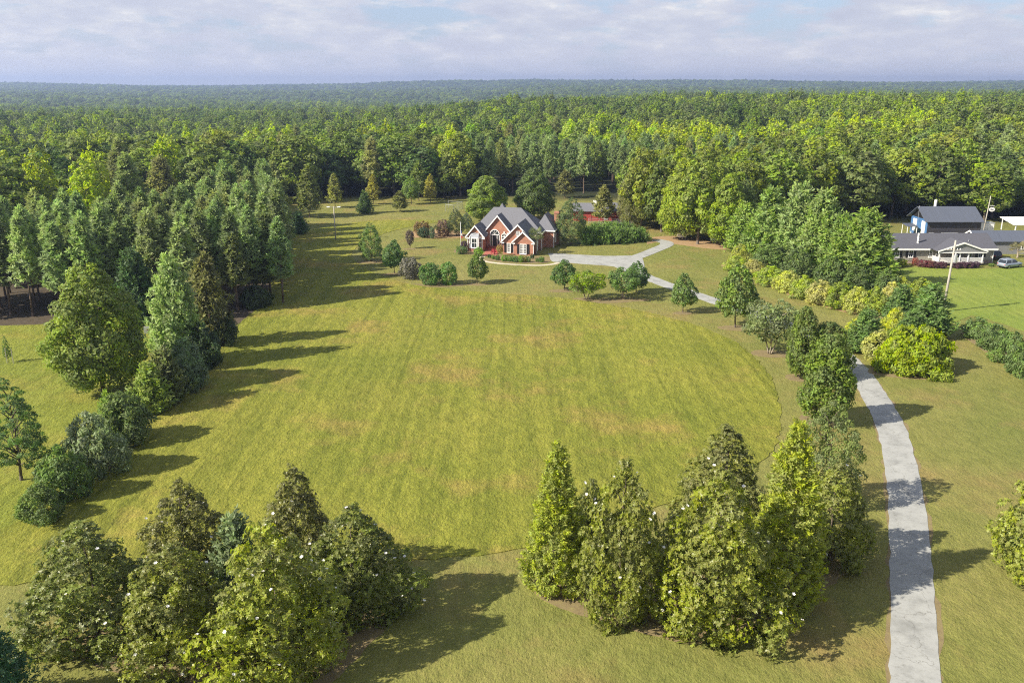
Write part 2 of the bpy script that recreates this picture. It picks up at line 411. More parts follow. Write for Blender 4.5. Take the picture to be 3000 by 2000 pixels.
SERIAL = random.Random(5)
GAIN = 2.25
def plant(key, loc, Hh, Wd, tint, name, label, cat='tree', group=None, merged=False, variant=None, rz=None):
    """one plant of its own: an Empty at its foot that parents crown and trunk"""
    var = KINDS[key]; i = SERIAL.randrange(len(var)) if variant is None else variant % len(var)
    cm, tm, h0, r0 = var[i]
    s = Wd / (2 * r0)
    e = empty(name, loc, SERIAL.uniform(0, 6.28) if rz is None else rz, label, cat, group, (s, s, Hh / h0))
    j = 1 + SERIAL.uniform(-.12, .12)
    part = 'foliage' if cat in ('shrub', 'hedge') else 'crown'
    c = link(part, cm, e); c.color = (*[min(1, v * j * GAIN * (1.2 if cm.materials[0] == NEEDLE else 1)) for v in tint], 1)
    t = link('stem' if part == 'foliage' else 'trunk', tm, e)
    return e
def put(key, bx, by, ay, wpx, tint, name, label, cat='tree', group=None, **kw):
    """place by the foot (bx, by), top row ay and width, all in the 2352-wide reading"""
    p = V(bx, by); w = wpx * K * mpp(p)
    return plant(key, p, max(.4, height_at(p, ay * K)), w, tint, name, label, cat, group, **kw)

# ------------------------------------------------------------------ grass, paving, soil
def grass_mat(name, cols, dry, stripes=0.0, rows=(0, 1), tuft=1.0, woods=False, patch=.045):
    m, nt, n, l = new_mat(name)
    out = N(n, 'ShaderNodeOutputMaterial'); b = N(n, 'ShaderNodeBsdfPrincipled')
    ge = N(n, 'ShaderNodeNewGeometry'); pos = ge.outputs['Position']
    def noise(scale, detail=4, rough=.55, stretch=None, rot=0):
        v = pos
        if stretch:
            mp = N(n, 'ShaderNodeMapping'); mp.inputs['Scale'].default_value = (*stretch, 1); mp.inputs['Rotation'].default_value = (0, 0, rot); l.new(pos, mp.inputs[0]); v = mp.outputs[0]
        t = N(n, 'ShaderNodeTexNoise'); t.inputs['Scale'].default_value = scale; t.inputs['Detail'].default_value = detail; t.inputs['Roughness'].default_value = rough
        l.new(v, t.inputs['Vector']); return t.outputs[0]
    r = ramp(n, [(.3, cols[0]), (.5, cols[1]), (.7, cols[2])])
    big = noise(patch, 5, .6)
    fine = noise(3.6, 6, .75, (1, .55), .5)
    l.new(mathn(n, l, 'ADD', mathn(n, l, 'MULTIPLY', big, .62), mathn(n, l, 'MULTIPLY', fine, .38)), r.inputs[0])
    dr = ramp(n, [(.52, (0, 0, 0)), (.7, (1, 1, 1))]); l.new(noise(.07, 6, .65), dr.inputs[0])
    col = mixc(n, l, mathn(n, l, 'MULTIPLY', dr.outputs[0], .8), r.outputs[0], dry)
    sp = ramp(n, [(.34, (.36, .4, .34)), (.62, (1.2, 1.18, 1.15))]); l.new(noise(8, 5, .8, (1, .6), -.4), sp.inputs[0])
    col = mixc(n, l, .6 * tuft, col, sp.outputs[0], 'MULTIPLY')
    sp2 = ramp(n, [(.34, (.6, .64, .55)), (.6, (1.14, 1.12, 1.08))]); l.new(noise(.9, 5, .7, (1, .5), .3), sp2.inputs[0])
    col = mixc(n, l, .6 * tuft, col, sp2.outputs[0], 'MULTIPLY')
    if stripes:
        st = ramp(n, [(.38, (.7, .75, .66)), (.58, (1.16, 1.13, 1.08))]); l.new(noise(1.0, 4, .7, (.62, .022), rows[0]), st.inputs[0])
        col = mixc(n, l, stripes, col, st.outputs[0], 'MULTIPLY')
        ln = ramp(n, [(.33, (.62, .66, .6)), (.4, (1, 1, 1))]); l.new(noise(1.0, 2, .5, (.9, .012), rows[1]), ln.inputs[0])
        col = mixc(n, l, stripes * .8, col, ln.outputs[0], 'MULTIPLY')
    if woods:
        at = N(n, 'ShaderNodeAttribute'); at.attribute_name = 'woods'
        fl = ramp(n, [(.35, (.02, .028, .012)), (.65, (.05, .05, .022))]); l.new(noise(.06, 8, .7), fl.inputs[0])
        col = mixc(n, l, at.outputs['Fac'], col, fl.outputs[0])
    l.new(col, b.inputs['Base Color']); b.inputs['Roughness'].default_value = .85; b.inputs['Specular IOR Level'].default_value = .15
    bp = N(n, 'ShaderNodeBump'); bp.inputs['Strength'].default_value = .95 * tuft; bp.inputs['Distance'].default_value = .5
    hsum = mathn(n, l, 'ADD', mathn(n, l, 'MULTIPLY', noise(1.1, 5, .7, (1, .6), .3), .7), mathn(n, l, 'MULTIPLY', noise(4.5, 4, .8, (1, .6), -.3), .35))
    l.new(hsum, bp.inputs['Height']); l.new(bp.outputs[0], b.inputs['Normal'])
    l.new(b.outputs[0], out.inputs[0])
    return m
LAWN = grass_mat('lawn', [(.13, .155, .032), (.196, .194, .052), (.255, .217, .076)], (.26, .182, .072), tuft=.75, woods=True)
FIELD = grass_mat('field_grass', [(.14, .17, .022), (.215, .222, .034), (.28, .252, .05)], (.33, .225, .075), stripes=.62, rows=(-.06, .05), tuft=1.0)
SIDE = grass_mat('side_grass', [(.135, .175, .022), (.205, .225, .034), (.26, .25, .05)], (.28, .23, .05), stripes=.3, rows=(.5, .45), tuft=.9)
GREEN = grass_mat('green_lawn', [(.13, .19, .03), (.19, .235, .042), (.235, .255, .06)], (.24, .26, .06), stripes=.35, rows=(1.45, 1.5), tuft=.6)

def soil_mat(name, a, b_, c):
    m, nt, n, l = new_mat(name)
    out = N(n, 'ShaderNodeOutputMaterial'); b = N(n, 'ShaderNodeBsdfPrincipled'); ge = N(n, 'ShaderNodeNewGeometry')
    t = N(n, 'ShaderNodeTexNoise'); t.inputs['Scale'].default_value = 1.4; t.inputs['Detail'].default_value = 8; t.inputs['Roughness'].default_value = .75
    l.new(ge.outputs['Position'], t.inputs['Vector'])
    r = ramp(n, [(.3, a), (.5, b_), (.7, c)]); l.new(t.outputs[0], r.inputs[0]); l.new(r.outputs[0], b.inputs['Base Color'])
    b.inputs['Roughness'].default_value = .95; b.inputs['Specular IOR Level'].default_value = .1
    bp = N(n, 'ShaderNodeBump'); bp.inputs['Strength'].default_value = .5; bp.inputs['Distance'].default_value = .1
    l.new(t.outputs[0], bp.inputs['Height']); l.new(bp.outputs[0], b.inputs['Normal']); l.new(b.outputs[0], out.inputs[0])
    return m
MULCH = soil_mat('mulch', (.14, .105, .055), (.2, .155, .08), (.235, .2, .075))
CLAY = soil_mat('red_clay', (.24, .15, .075), (.31, .205, .11), (.34, .255, .13))
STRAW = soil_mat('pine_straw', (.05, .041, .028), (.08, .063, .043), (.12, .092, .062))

def concrete_mat(name, c, crack=.7):
    m, nt, n, l = new_mat(name)
    out = N(n, 'ShaderNodeOutputMaterial'); b = N(n, 'ShaderNodeBsdfPrincipled'); ge = N(n, 'ShaderNodeNewGeometry'); pos = ge.outputs['Position']
    def noise(s, d=5, r=.6):
        t = N(n, 'ShaderNodeTexNoise'); t.inputs['Scale'].default_value = s; t.inputs['Detail'].default_value = d; t.inputs['Roughness'].default_value = r; l.new(pos, t.inputs['Vector']); return t
    r = ramp(n, [(.3, [v * .68 for v in c]), (.5, c), (.72, [v * 1.14 for v in c])]); l.new(noise(.5, 8, .7).outputs[0], r.inputs[0])
    col = r.outputs[0]
    st = ramp(n, [(.34, (.5, .48, .44)), (.46, (1, 1, 1))]); l.new(noise(2.2, 8, .75).outputs[0], st.inputs[0]); col = mixc(n, l, .5, col, st.outputs[0], 'MULTIPLY')
    # cracks: thin edges of large warped cells
    w = noise(.8, 4); wv = N(n, 'ShaderNodeVectorMath', operation='ADD'); sc_ = N(n, 'ShaderNodeVectorMath', operation='SCALE'); sc_.inputs['Scale'].default_value = 1.6
    l.new(w.outputs[1], sc_.inputs[0]); l.new(pos, wv.inputs[0]); l.new(sc_.outputs[0], wv.inputs[1])
    vo = N(n, 'ShaderNodeTexVoronoi', feature='DISTANCE_TO_EDGE'); vo.inputs['Scale'].default_value = .22; l.new(wv.outputs[0], vo.inputs['Vector'])
    cr = ramp(n, [(.001, (.42, .4, .37)), (.006, (1, 1, 1))]); l.new(vo.outputs[0], cr.inputs[0]); col = mixc(n, l, crack, col, cr.outputs[0], 'MULTIPLY')
    l.new(col, b.inputs['Base Color']); b.inputs['Roughness'].default_value = .85; b.inputs['Specular IOR Level'].default_value = .25
    bp = N(n, 'ShaderNodeBump'); bp.inputs['Strength'].default_value = .25; bp.inputs['Distance'].default_value = .03
    l.new(noise(9).outputs[0], bp.inputs['Height']); l.new(bp.outputs[0], b.inputs['Normal']); l.new(b.outputs[0], out.inputs[0])
    return m
CONCRETE = concrete_mat('drive_concrete', (.305, .305, .285))
WALKC = concrete_mat('walk_concrete', (.5, .43, .33), .1)
PAVER = flat('brick_paving', (.33, .11, .075), rough=.85, var=.25, scale=3)

# ------------------------------------------------------------------ the land
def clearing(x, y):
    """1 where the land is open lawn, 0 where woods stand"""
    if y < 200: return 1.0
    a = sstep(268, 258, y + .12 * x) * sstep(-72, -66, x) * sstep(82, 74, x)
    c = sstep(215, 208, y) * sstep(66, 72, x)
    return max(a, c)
def make_ground():
    ys = list(np.arange(-120, 235, 15)) + list(np.arange(235, 700, 9)) + list(np.arange(700, 1700, 30)) + list(np.arange(1700, 8001, 90))
    nx = 161; vs = []; wd = []
    for y in ys:
        for i in range(nx):
            s = (i / (nx - 1) - .5) * 2
            x = s * (200 + max(0, y) * .95)
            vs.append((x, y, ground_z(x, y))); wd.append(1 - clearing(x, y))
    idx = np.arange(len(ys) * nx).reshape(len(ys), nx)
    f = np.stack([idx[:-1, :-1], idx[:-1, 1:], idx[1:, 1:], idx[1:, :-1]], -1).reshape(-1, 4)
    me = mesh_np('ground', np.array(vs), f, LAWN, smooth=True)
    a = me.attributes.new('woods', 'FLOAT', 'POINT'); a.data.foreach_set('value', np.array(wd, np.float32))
    props(link('ground', me), kind='structure')
make_ground()

from mathutils.geometry import tessellate_polygon
def smooth_loop(pts, n=6, closed=True):
    out = []; m = len(pts)
    for i in range(m if closed else m - 1):
        p0, p1, p2, p3 = (pts[(i - 1) % m] if closed or i else pts[0]), pts[i], pts[(i + 1) % m], (pts[(i + 2) % m] if closed or i + 2 < m else pts[-1])
        for k in range(n):
            t = k / n
            out.append(.5 * ((2 * p1) + (-p0 + p2) * t + (2 * p0 - 5 * p1 + 4 * p2 - p3) * t * t + (-p0 + 3 * p1 - 3 * p2 + p3) * t ** 3))
    if not closed: out.append(pts[-1])
    return out
def rough_loop(pts, amp, seed, step=.6):
    rng = random.Random(seed); out = []
    m = len(pts)
    for i in range(m):
        a, b = pts[i], pts[(i + 1) % m]; k = max(1, int((b - a).length / step))
        for j in range(k):
            out.append(a.lerp(b, j / k) + Vector((rng.uniform(-amp, amp), rng.uniform(-amp, amp), 0)))
    return out
def sheet(name, pts, z, mat, skirt=True):
    """flat sheet with outline pts, its rim turned down to the land"""
    pts = [Vector((p.x, p.y, z)) for p in pts]; n = len(pts)
    tris = tessellate_polygon([pts])
    vs = [tuple(p) for p in pts]; fs = [tuple(t) for t in tris]
    if skirt:
        vs += [(p.x, p.y, -.02) for p in pts]; fs += [(i, (i + 1) % n, n + (i + 1) % n, n + i) for i in range(n)]
    me = bpy.data.meshes.new(name); me.from_pydata(vs, [], fs); me.materials.append(mat)
    bm = bmesh.new(); bm.from_mesh(me); bmesh.ops.recalc_face_normals(bm, faces=bm.faces)
    if bm.faces and sum(f.normal.z * f.calc_area() for f in bm.faces) < 0: bmesh.ops.reverse_faces(bm, faces=bm.faces)
    bm.to_mesh(me); bm.free()
    return props(link(name, me), kind='structure')
def ribbon(name, pts, width, z, mat, rag=.0, seed=1):
    pts = smooth_loop(pts, 10, False); rng = random.Random(seed); L_, R_ = [], []
    for i, p in enumerate(pts):
        d = (pts[min(i + 1, len(pts) - 1)] - pts[max(0, i - 1)]); d.z = 0; d.normalize(); nrm = Vector((-d.y, d.x, 0))
        w = (width[0] + (width[1] - width[0]) * i / (len(pts) - 1)) if hasattr(width, '__len__') else width
        L_.append(p + nrm * (w / 2 + rng.uniform(-rag, rag))); R_.append(p - nrm * (w / 2 + rng.uniform(-rag, rag)))
    return sheet(name, L_ + R_[::-1], z, mat)

P2 = lambda L: [V(x, y) for x, y in L]
# the hay field: longer, brighter grass with a cut edge
sheet('field', rough_loop(smooth_loop(P2([(-260, 1365), (60, 1338), (300, 1300), (700, 1290), (930, 1284), (1060, 1279), (1200, 1258), (1420, 1190), (1640, 1120), (1770, 1040), (1792, 960),
      (1778, 880), (1738, 825), (1675, 778), (1560, 735), (1400, 700), (1240, 680), (1060, 668), (940, 652), (860, 628), (815, 598), (812, 575), (850, 548), (930, 524), (1010, 508), (880, 505), (760, 520),
      (660, 545), (630, 600), (610, 680), (530, 765), (445, 870), (385, 930), (280, 1035), (190, 1110), (40, 1200), (-200, 1270)]), 4), .22, 3, .7), .05, FIELD)
# grass beyond the hedge on the far left
sheet('side_lawn', rough_loop(smooth_loop(P2([(-300, 1250), (40, 1200), (180, 1110), (330, 940), (430, 800), (340, 742), (200, 742), (0, 748), (-320, 752), (-500, 900)]), 4), .1, 4, .8), .045, SIDE)
# watered lawn of the grey house
sheet('green_lawn', rough_loop(smooth_loop(P2([(2062, 622), (2140, 612), (2260, 618), (2352, 612), (2560, 605), (2900, 640), (2900, 760), (2560, 790), (2400, 772), (2300, 742), (2230, 725), (2170, 745), (2120, 700), (2080, 655)]), 4), .25, 5, 1.0), .03, GREEN)
# pine straw under the plantation
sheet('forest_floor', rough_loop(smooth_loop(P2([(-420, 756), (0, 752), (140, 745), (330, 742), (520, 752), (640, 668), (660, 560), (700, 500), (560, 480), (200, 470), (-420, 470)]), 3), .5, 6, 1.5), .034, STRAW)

def bed(bx, by, rx, ry, mat=MULCH, seed=1, z=.012):
    p = V(bx, by); rng = random.Random(seed); q = [rng.uniform(.85, 1.15) for _ in range(9)]
    pts = smooth_loop([p + Vector((math.cos(i * 2 * PI / 9) * rx * q[i], math.sin(i * 2 * PI / 9) * ry * q[i], 0)) for i in range(9)], 5)
    sheet('mulch_bed', rough_loop(pts, .06, seed, .5), z + .0011 * seed % .02, mat)
# worn soil under the tree groups
def worn(L, seed, mat=MULCH, z=.016): sheet('mulch_bed', rough_loop(smooth_loop(P2(L), 5), .12, seed, .5), z, mat)
worn([(140, 1480), (330, 1430), (640, 1440), (850, 1400), (905, 1410), (840, 1490), (720, 1580), (420, 1575), (200, 1520)], 11)
worn([(1225, 1340), (1300, 1300), (1600, 1300), (1900, 1240), (1960, 1280), (1940, 1320), (1850, 1385), (1770, 1445), (1610, 1478), (1430, 1440), (1265, 1385)], 12, z=.018)
worn([(2220, 765), (2300, 805), (2400, 880), (2400, 893), (2300, 832), (2218, 776)], 14, MULCH, .038)
for i, (x, y, r, t) in enumerate([(1395, 690, 4.5, 1.5), (1345, 688, 2.5, 1.3), (1445, 688, 3, 1.4), (1296, 668, 2.6, 1.3), (1096, 653, 2.2, 1.0), (1000, 655, 5.5, 1.3), (905, 630, 2.2, 1.2), (853, 602, 3.4, 1.6),
                                (1568, 719, 1.6, 1.0), (1690, 753, 2.6, 1.4), (1768, 812, 2.6, 1.6), (1842, 868, 2.2, 1.4), (1885, 965, 2.2, 1.6), (942, 572, 1.3, .9), (1890, 1160, 2.6, 2.0), (2090, 850, 5, 3.2)]):
    bed(x, y, r, t, seed=20 + i)
worn([(1655, 610), (1700, 618), (1760, 655), (1850, 690), (1960, 722), (2050, 735), (2050, 722), (1960, 705), (1850, 672), (1760, 636), (1700, 600)], 15, CLAY, .02)
# drive
drive = P2([(2120, 1760), (2103, 1568), (2093, 1300), (2076, 1110), (2046, 980), (2003, 900), (1965, 845), (1915, 800), (1850, 765), (1770, 732), (1690, 707), (1620, 684), (1540, 657), (1480, 634), (1440, 616), (1400, 602)])
ribbon('path', [p.copy() for p in drive[:9]], 2.95, .005, MULCH, .3, 3)
ribbon('driveway', drive, (2.75, 3.0), .028, CONCRETE, .09)
sheet('driveway', smooth_loop(P2([(1262, 588), (1262, 582), (1310, 584), (1390, 588), (1462, 588), (1478, 600), (1478, 634), (1452, 622), (1410, 612), (1345, 607), (1290, 602), (1268, 600)]), 4), .033, CONCRETE)
ribbon('driveway', P2([(1440, 598), (1475, 586), (1505, 574), (1530, 563), (1528, 556), (1505, 551)]), 2.9, .037, CONCRETE, .03)
worn([(1486, 560), (1500, 545), (1560, 543), (1640, 556), (1690, 572), (1640, 572), (1560, 562), (1530, 557), (1510, 556)], 16, CLAY, .023)
# curved walk in front of the brick house, brick paving at its door
ribbon('path', P2([(1283, 603), (1268, 607), (1235, 609.5), (1180, 607.5), (1130, 603), (1106, 597), (1108, 590), (1120, 584)]), .95, .022, WALKC)
sheet('path', P2([(1108, 588), (1140, 588), (1150, 574), (1118, 572)]), .04, PAVER)
worn([(1112, 594), (1125, 600), (1180, 604.5), (1235, 606), (1262, 602), (1262, 590), (1200, 588), (1150, 586)], 17, z=.014)
worn([(950, 545), (975, 546), (1060, 546), (1072, 540), (1040, 530), (970, 528), (945, 534)], 18, CLAY, .058)
worn([(1042, 578), (1060, 584), (1100, 584), (1104, 578), (1080, 574), (1055, 572)], 19, z=.026)
# farm lane behind the grey house
ribbon('path', P2([(2290, 552), (2330, 556), (2400, 562), (2600, 575)]), 3.2, .034, WALKC, .1)

# ------------------------------------------------------------------ planted trees and shrubs
MAG = (.105, .12, .024); MAG2 = (.085, .105, .026); MAG3 = (.13, .15, .024)
def magnolia(bx, by, ay, w, tint, label, nfl, seed, group):
    e = put('magnolia', bx, by, ay, w * 1.12, tint, 'magnolia_tree', label, 'tree', group)
    rng = random.Random(seed); sx, sz = e.scale[0], e.scale[2]
    crown = e.children[0].data; nq = len(crown.vertices) // 4; got = 0; tries = 0
    while got < 2 * nfl and tries < 4000:
        tries += 1
        v = crown.vertices[rng.randrange(nq) * 4 + 2].co; wv = Matrix.Rotation(e.rotation_euler[2], 3, 'Z') @ v
        rr = math.hypot(v.x, v.y); lim = 3.4 * float(env('mag', np.array([v.z / 9.0]))[0])
        if v.z < .6 or rr < lim * .8: continue
        f = link('flower', FLOWER, e); f.location = Vector(v) * 1.03; f.scale = (.8 / sx, .8 / sx, .8 / sz); f.rotation_euler = (rng.uniform(-.5, .5), rng.uniform(-.5, .5), rng.uniform(0, 6)); got += 1
    return e
def flower_mesh():
    vs = []; fs = []
    for ring, (n, ln, tilt) in enumerate(((6, .15, .5), (4, .11, 1.0))):
        for i in range(n):
            a = i * 2 * PI / n + ring * .4; c, s = math.cos(a), math.sin(a); o = len(vs)
            for (r, w, z) in ((.01, 0, 0), (ln * .55, .055, ln * .35 * tilt), (ln, 0, ln * .8 * tilt), (ln * .55, -.055, ln * .35 * tilt)):
                vs.append((c * r - s * w, s * r + c * w, z))
            fs.append((o, o + 1, o + 2, o + 3))
    return mesh_np('flower', np.array(vs), fs, PETAL)
FLOWER = flower_mesh()
GL, GR_ = 'magnolias and conifers in the front clump', 'magnolias and conifers beside the drive'
magnolia(225, 1462, 1200, 275, MAG2, 'broad dark magnolia at the outer left end of the left front clump', 6, 1, GL)
magnolia(440, 1335, 1105, 175, (.09, .095, .03), 'bronze-tinged magnolia with an open ragged top rising at the back of the left clump', 6, 2, GL)
magnolia(420, 1505, 1258, 240, MAG, 'yellow-green magnolia standing in the middle of the left front clump', 4, 3, GL)
magnolia(640, 1540, 1205, 275, MAG3, 'largest magnolia of the left clump, front one, dotted with white flowers', 22, 4, GL)
magnolia(690, 1345, 1075, 185, (.085, .09, .028), 'tall bronze magnolia at the back of the left clump with a rounded top', 8, 5, GL)
magnolia(822, 1405, 1165, 225, MAG2, 'dark green magnolia at the right end of the left clump, casting the long shadow', 16, 6, GL)
put('cedar', 553, 1370, 1180, 120, (.08, .10, .05), 'cedar_tree', 'small grey-green cedar squeezed between the two tall magnolias of the left clump', 'tree', GL)
put('cryptomeria', 1275, 1352, 1018, 128, (.125, .14, .024), 'conifer_tree', 'olive-green pointed conifer at the left end of the clump beside the drive', 'tree', GR_, variant=0)
magnolia(1355, 1300, 1105, 90, MAG2, 'narrow magnolia half hidden behind the left pointed conifer', 2, 7, GR_)
magnolia(1425, 1415, 1062, 182, MAG, 'pointed bronze-green magnolia right of the left pointed conifer', 9, 8, GR_)
magnolia(1650, 1285, 985, 240, (.09, .10, .028), 'wide dark magnolia at the back of the clump beside the drive', 5, 9, GR_)
magnolia(1640, 1448, 1090, 256, MAG3, 'big bright magnolia with many white flowers, at the front of the clump beside the drive', 24, 10, GR_)
put('cryptomeria', 1793, 1385, 966, 162, (.135, .15, .026), 'conifer_tree', 'yellow-green pointed conifer near the drive, taller and wider of the two', 'tree', GR_, variant=1)
magnolia(1905, 1285, 1065, 165, (.105, .12, .028), 'magnolia nearest the drive edge, its shaded side to the road', 5, 11, GR_)
magnolia(2395, 1330, 1035, 200, MAG3, 'magnolia on the lawn across the drive, cut by the picture edge', 4, 12, None)
put('spruce', -8, 1640, 1402, 200, (.028, .062, .03), 'spruce_tree', 'dark blue-green spruce in the bottom corner beside the left clump', 'tree')
put('willow_oak', 1888, 1165, 922, 155, (.10, .122, .042), 'oak_tree', 'loose grey-green oak with ragged outline just behind the clump beside the drive')
GP = 'columnar trees along the drive'
put('pear', 1893, 972, 772, 112, (.085, .115, .026), 'pear_tree', 'nearest of the three columnar trees along the drive, in front of the other two', 'tree', GP)
put('pear', 1838, 868, 708, 74, (.088, .115, .028), 'pear_tree', 'columnar tree with pale bare trunk showing, on the field side of the drive', 'tree', GP)
put('pear', 1895, 868, 742, 90, (.078, .105, .026), 'pear_tree', 'columnar tree on the drive side, peeking out behind the nearest column', 'tree', GP)
put('crape', 1768, 812, 698, 120, (.092, .11, .048), 'crape_myrtle_tree', 'grey-green spreading tree on a short pale trunk, next to the columnar trees', variant=0)
put('maple', 1688, 752, 608, 92, (.08, .11, .026), 'maple_tree', 'tall dense oval maple on a bare trunk, in front of the far stretch of drive', variant=0)
put('maple', 1568, 718, 630, 57, (.075, .108, .032), 'maple_tree', 'small blue-green maple standing alone on the lawn right beside the drive', variant=1)
put('maple', 1461, 672, 603, 56, (.07, .11, .04), 'maple_tree', 'dark upright maple behind the multi-stemmed crape myrtle at the drive bend', variant=2)
put('crape', 1432, 686, 620, 80, (.075, .115, .035), 'crape_myrtle_tree', 'grey-green multi-stemmed crape myrtle below the dark upright maple', variant=1)
put('crape', 1346, 687, 627, 78, (.12, .165, .02), 'crape_myrtle_tree', 'bright yellow-green spreading crape myrtle on thin stems', variant=2)
put('maple', 1296, 666, 598, 55, (.062, .10, .03), 'maple_tree', 'round dark green maple at the end of the curved front walk', variant=3)
put('maple', 1096, 651, 584, 47, (.08, .112, .028), 'maple_tree', 'small neat maple directly in front of the brick house door', variant=0)
GS = 'shrubs in the lawn island'
put('bush', 1029, 652, 606, 44, (.075, .13, .03), 'shrub', 'bright green rounded shrub, third and last of the row toward the house', 'shrub', GS)
put('bush', 987, 653, 608, 50, (.06, .1, .03), 'shrub', 'dark green shrub in the middle between the white-flowering one and the bright one', 'shrub', GS)
fl = put('bush', 943, 640, 595, 46, (.11, .105, .085), 'shrub', 'shrub covered in whitish blossom beside the dark green shrub', 'shrub', GS)
rng_ = random.Random(3)
for i in range(40):
    v = fl.children[0].data.vertices; q = v[rng_.randrange(len(v))].co
    f = link('flower', FLOWER, fl); f.location = Vector(q) * 1.05; f.scale = (2.0, 2.0, 2.0); f.rotation_euler = (rng_.uniform(-.6, .6), rng_.uniform(-.6, .6), rng_.uniform(0, 6))
put('maple', 906, 628, 553, 52, (.065, .105, .032), 'maple_tree', 'dense blue-green maple right of the biggest tree in the lawn island', variant=1)
put('willow_oak', 853, 600, 513, 62, (.07, .105, .03), 'oak_tree', 'biggest bushy tree at the left tip of the lawn island')
put('airy', 887, 603, 572, 26, (.09, .14, .03), 'sapling', 'thin pale-stemmed sapling in front of the biggest lawn island tree')
put('plum', 942, 571, 533, 26, (.075, .06, .05), 'plum_tree', 'small vase-shaped purple-leaved plum alone on the lawn')
put('bush', 890, 610, 600, 14, (.12, .07, .05), 'shrub', 'tiny brownish shrub between two lawn island trees', 'shrub')
# bed beside the house
GB = 'plants in the red bed left of the brick house'
put('bush', 968, 540, 510, 34, (.13, .09, .04), 'shrub', 'reddish flat-topped shrub at the far left of the red bed', 'shrub', GB)
put('bush', 973, 545, 524, 30, (.045, .065, .035), 'shrub', 'low dark green shrub below the reddish one in the red bed', 'shrub', GB)
put('topiary', 993, 548, 524, 12, (.07, .10, .06), 'shrub', 'narrow little bush in front of the small palm', 'shrub', GB)
put('bush', 1017, 543, 507, 30, (.105, .07, .05), 'shrub', 'brown-red bush between the small palm and the dark tree', 'shrub', GB)
put('willow_oak', 1048, 542, 480, 42, (.055, .07, .03), 'holly_tree', 'dark bronze-green tree at the right end of the red bed, behind the flagpole')
put('willow_oak', 1072, 532, 488, 28, (.04, .06, .035), 'holly_tree', 'very dark narrow tree touching the left corner of the brick house')
put('bush', 1066, 578, 555, 15, (.06, .035, .055), 'shrub', 'purple bush at the left corner of the brick house', 'shrub')
put('bush', 1061, 583, 566, 24, (.066, .10, .032), 'shrub', 'low green plant at the foot of the flagpole', 'shrub')
GF = 'clipped shrubs along the front of the brick house'
put('topiary', 1099, 588, 569, 22, (.10, .17, .025), 'shrub', 'large light green clipped shrub left of the front steps', 'shrub', GF)
for i, (x, y, a, w, t, lb) in enumerate([(1124, 592, 584, 9, (.04, .08, .03), 'small dark clipped ball at the edge of the brick paving'), (1133, 595, 585.5, 10, (.08, .14, .03), 'small clipped ball second from the brick paving'),
        (1142.5, 597, 586.5, 13, (.055, .10, .03), 'rounder clipped ball below the tan-leaved tree'), (1158, 600, 587.5, 15, (.10, .17, .025), 'first bright boxwood left of the narrow front window'),
        (1168.5, 600.5, 588, 12, (.09, .16, .025), 'boxwood under the narrow front window'), (1176, 601, 588.5, 11, (.06, .11, .03), 'darker boxwood between the two front windows'),
        (1184.5, 602, 588.5, 14, (.055, .10, .03), 'dark boxwood just left of the double window'), (1196, 602.5, 587.5, 14, (.10, .17, .025), 'bright boxwood below the left half of the double window'),
        (1205, 602, 588.5, 13, (.13, .13, .035), 'yellowish boxwood below the right half of the double window'), (1214, 602, 590, 11, (.06, .10, .03), 'dull boxwood left of the palm foot'),
        (1222.5, 594, 583, 10, (.03, .06, .025), 'dark clipped block against the wall beside the palm'), (1234, 601.5, 593, 9, (.07, .11, .03), 'small boxwood just right of the palm foot'),
        (1244, 602.5, 590, 14, (.075, .13, .03), 'last boxwood of the front row, toward the drive')]):
    put('topiary', x, y, a, w, t, 'boxwood_shrub', lb, 'shrub', GF)
put('crape', 1148, 588, 563, 15, (.16, .12, .045), 'japanese_maple_tree', 'little umbrella-shaped tan-leaved tree beside the brick steps', variant=0)
# trees round the house
put('oak', 1117, 508, 404, 98, (.11, .145, .03), 'oak_tree', 'bright yellow-green oak behind the left half of the brick house')
put('oak', 1226, 502, 385, 90, (.07, .095, .03), 'oak_tree', 'tall dark oak rising behind the right half of the brick house', variant=1)
put('willow_oak', 1311, 562, 455, 74, (.075, .10, .04), 'oak_tree', 'grey-green tree standing right against the right side of the brick house')
put('young_pine', 1385, 513, 428, 66, (.10, .10, .035), 'pine_tree', 'pine in front of the red barn, hiding the middle of its roof')
put('young_pine', 1297, 455, 392, 58, (.085, .085, .03), 'pine_tree', 'tan-tinged pine behind the house with its trunk on the sunny strip of grass')
put('willow_oak', 1450, 524, 388, 74, (.10, .10, .04), 'oak_tree', 'brownish-grey tree at the right end of the red barn')
GY = 'trees scattered over the far back lawn'
put('cedar', 839, 490, 440, 34, (.05, .075, .025), 'cedar_tree', 'dark rounded cedar in front of the yellowish back lawn pine', 'tree', GY)
put('young_pine', 858, 470, 403, 40, (.15, .14, .03), 'pine_tree', 'yellowish pine right behind the dark rounded cedar on the back lawn', 'tree', GY)
put('young_pine', 919, 487, 440, 48, (.085, .09, .028), 'pine_tree', 'low dark flat-limbed pine alone on the back lawn, casting a long thin shadow', 'tree', GY)
put('maple', 945, 470, 405, 38, (.10, .14, .035), 'maple_tree', 'light green leafy tree between the back lawn pines', 'tree', GY, variant=2)
put('young_pine', 962, 462, 372, 52, (.085, .105, .03), 'pine_tree', 'tall green pine behind the light green leafy tree', 'tree', GY)
put('young_pine', 989, 466, 402, 38, (.13, .12, .03), 'pine_tree', 'tan-green pine on a bare dark trunk right of the leafy tree', 'tree', GY)
put('young_pine', 1020, 456, 370, 58, (.085, .105, .03), 'pine_tree', 'broad tall pine just left of the bright oak behind the house', 'tree', GY)
put('young_pine', 770, 478, 401, 46, (.115, .12, .036), 'pine_tree', 'tan open pine directly behind the yard light pole', 'tree', GY)
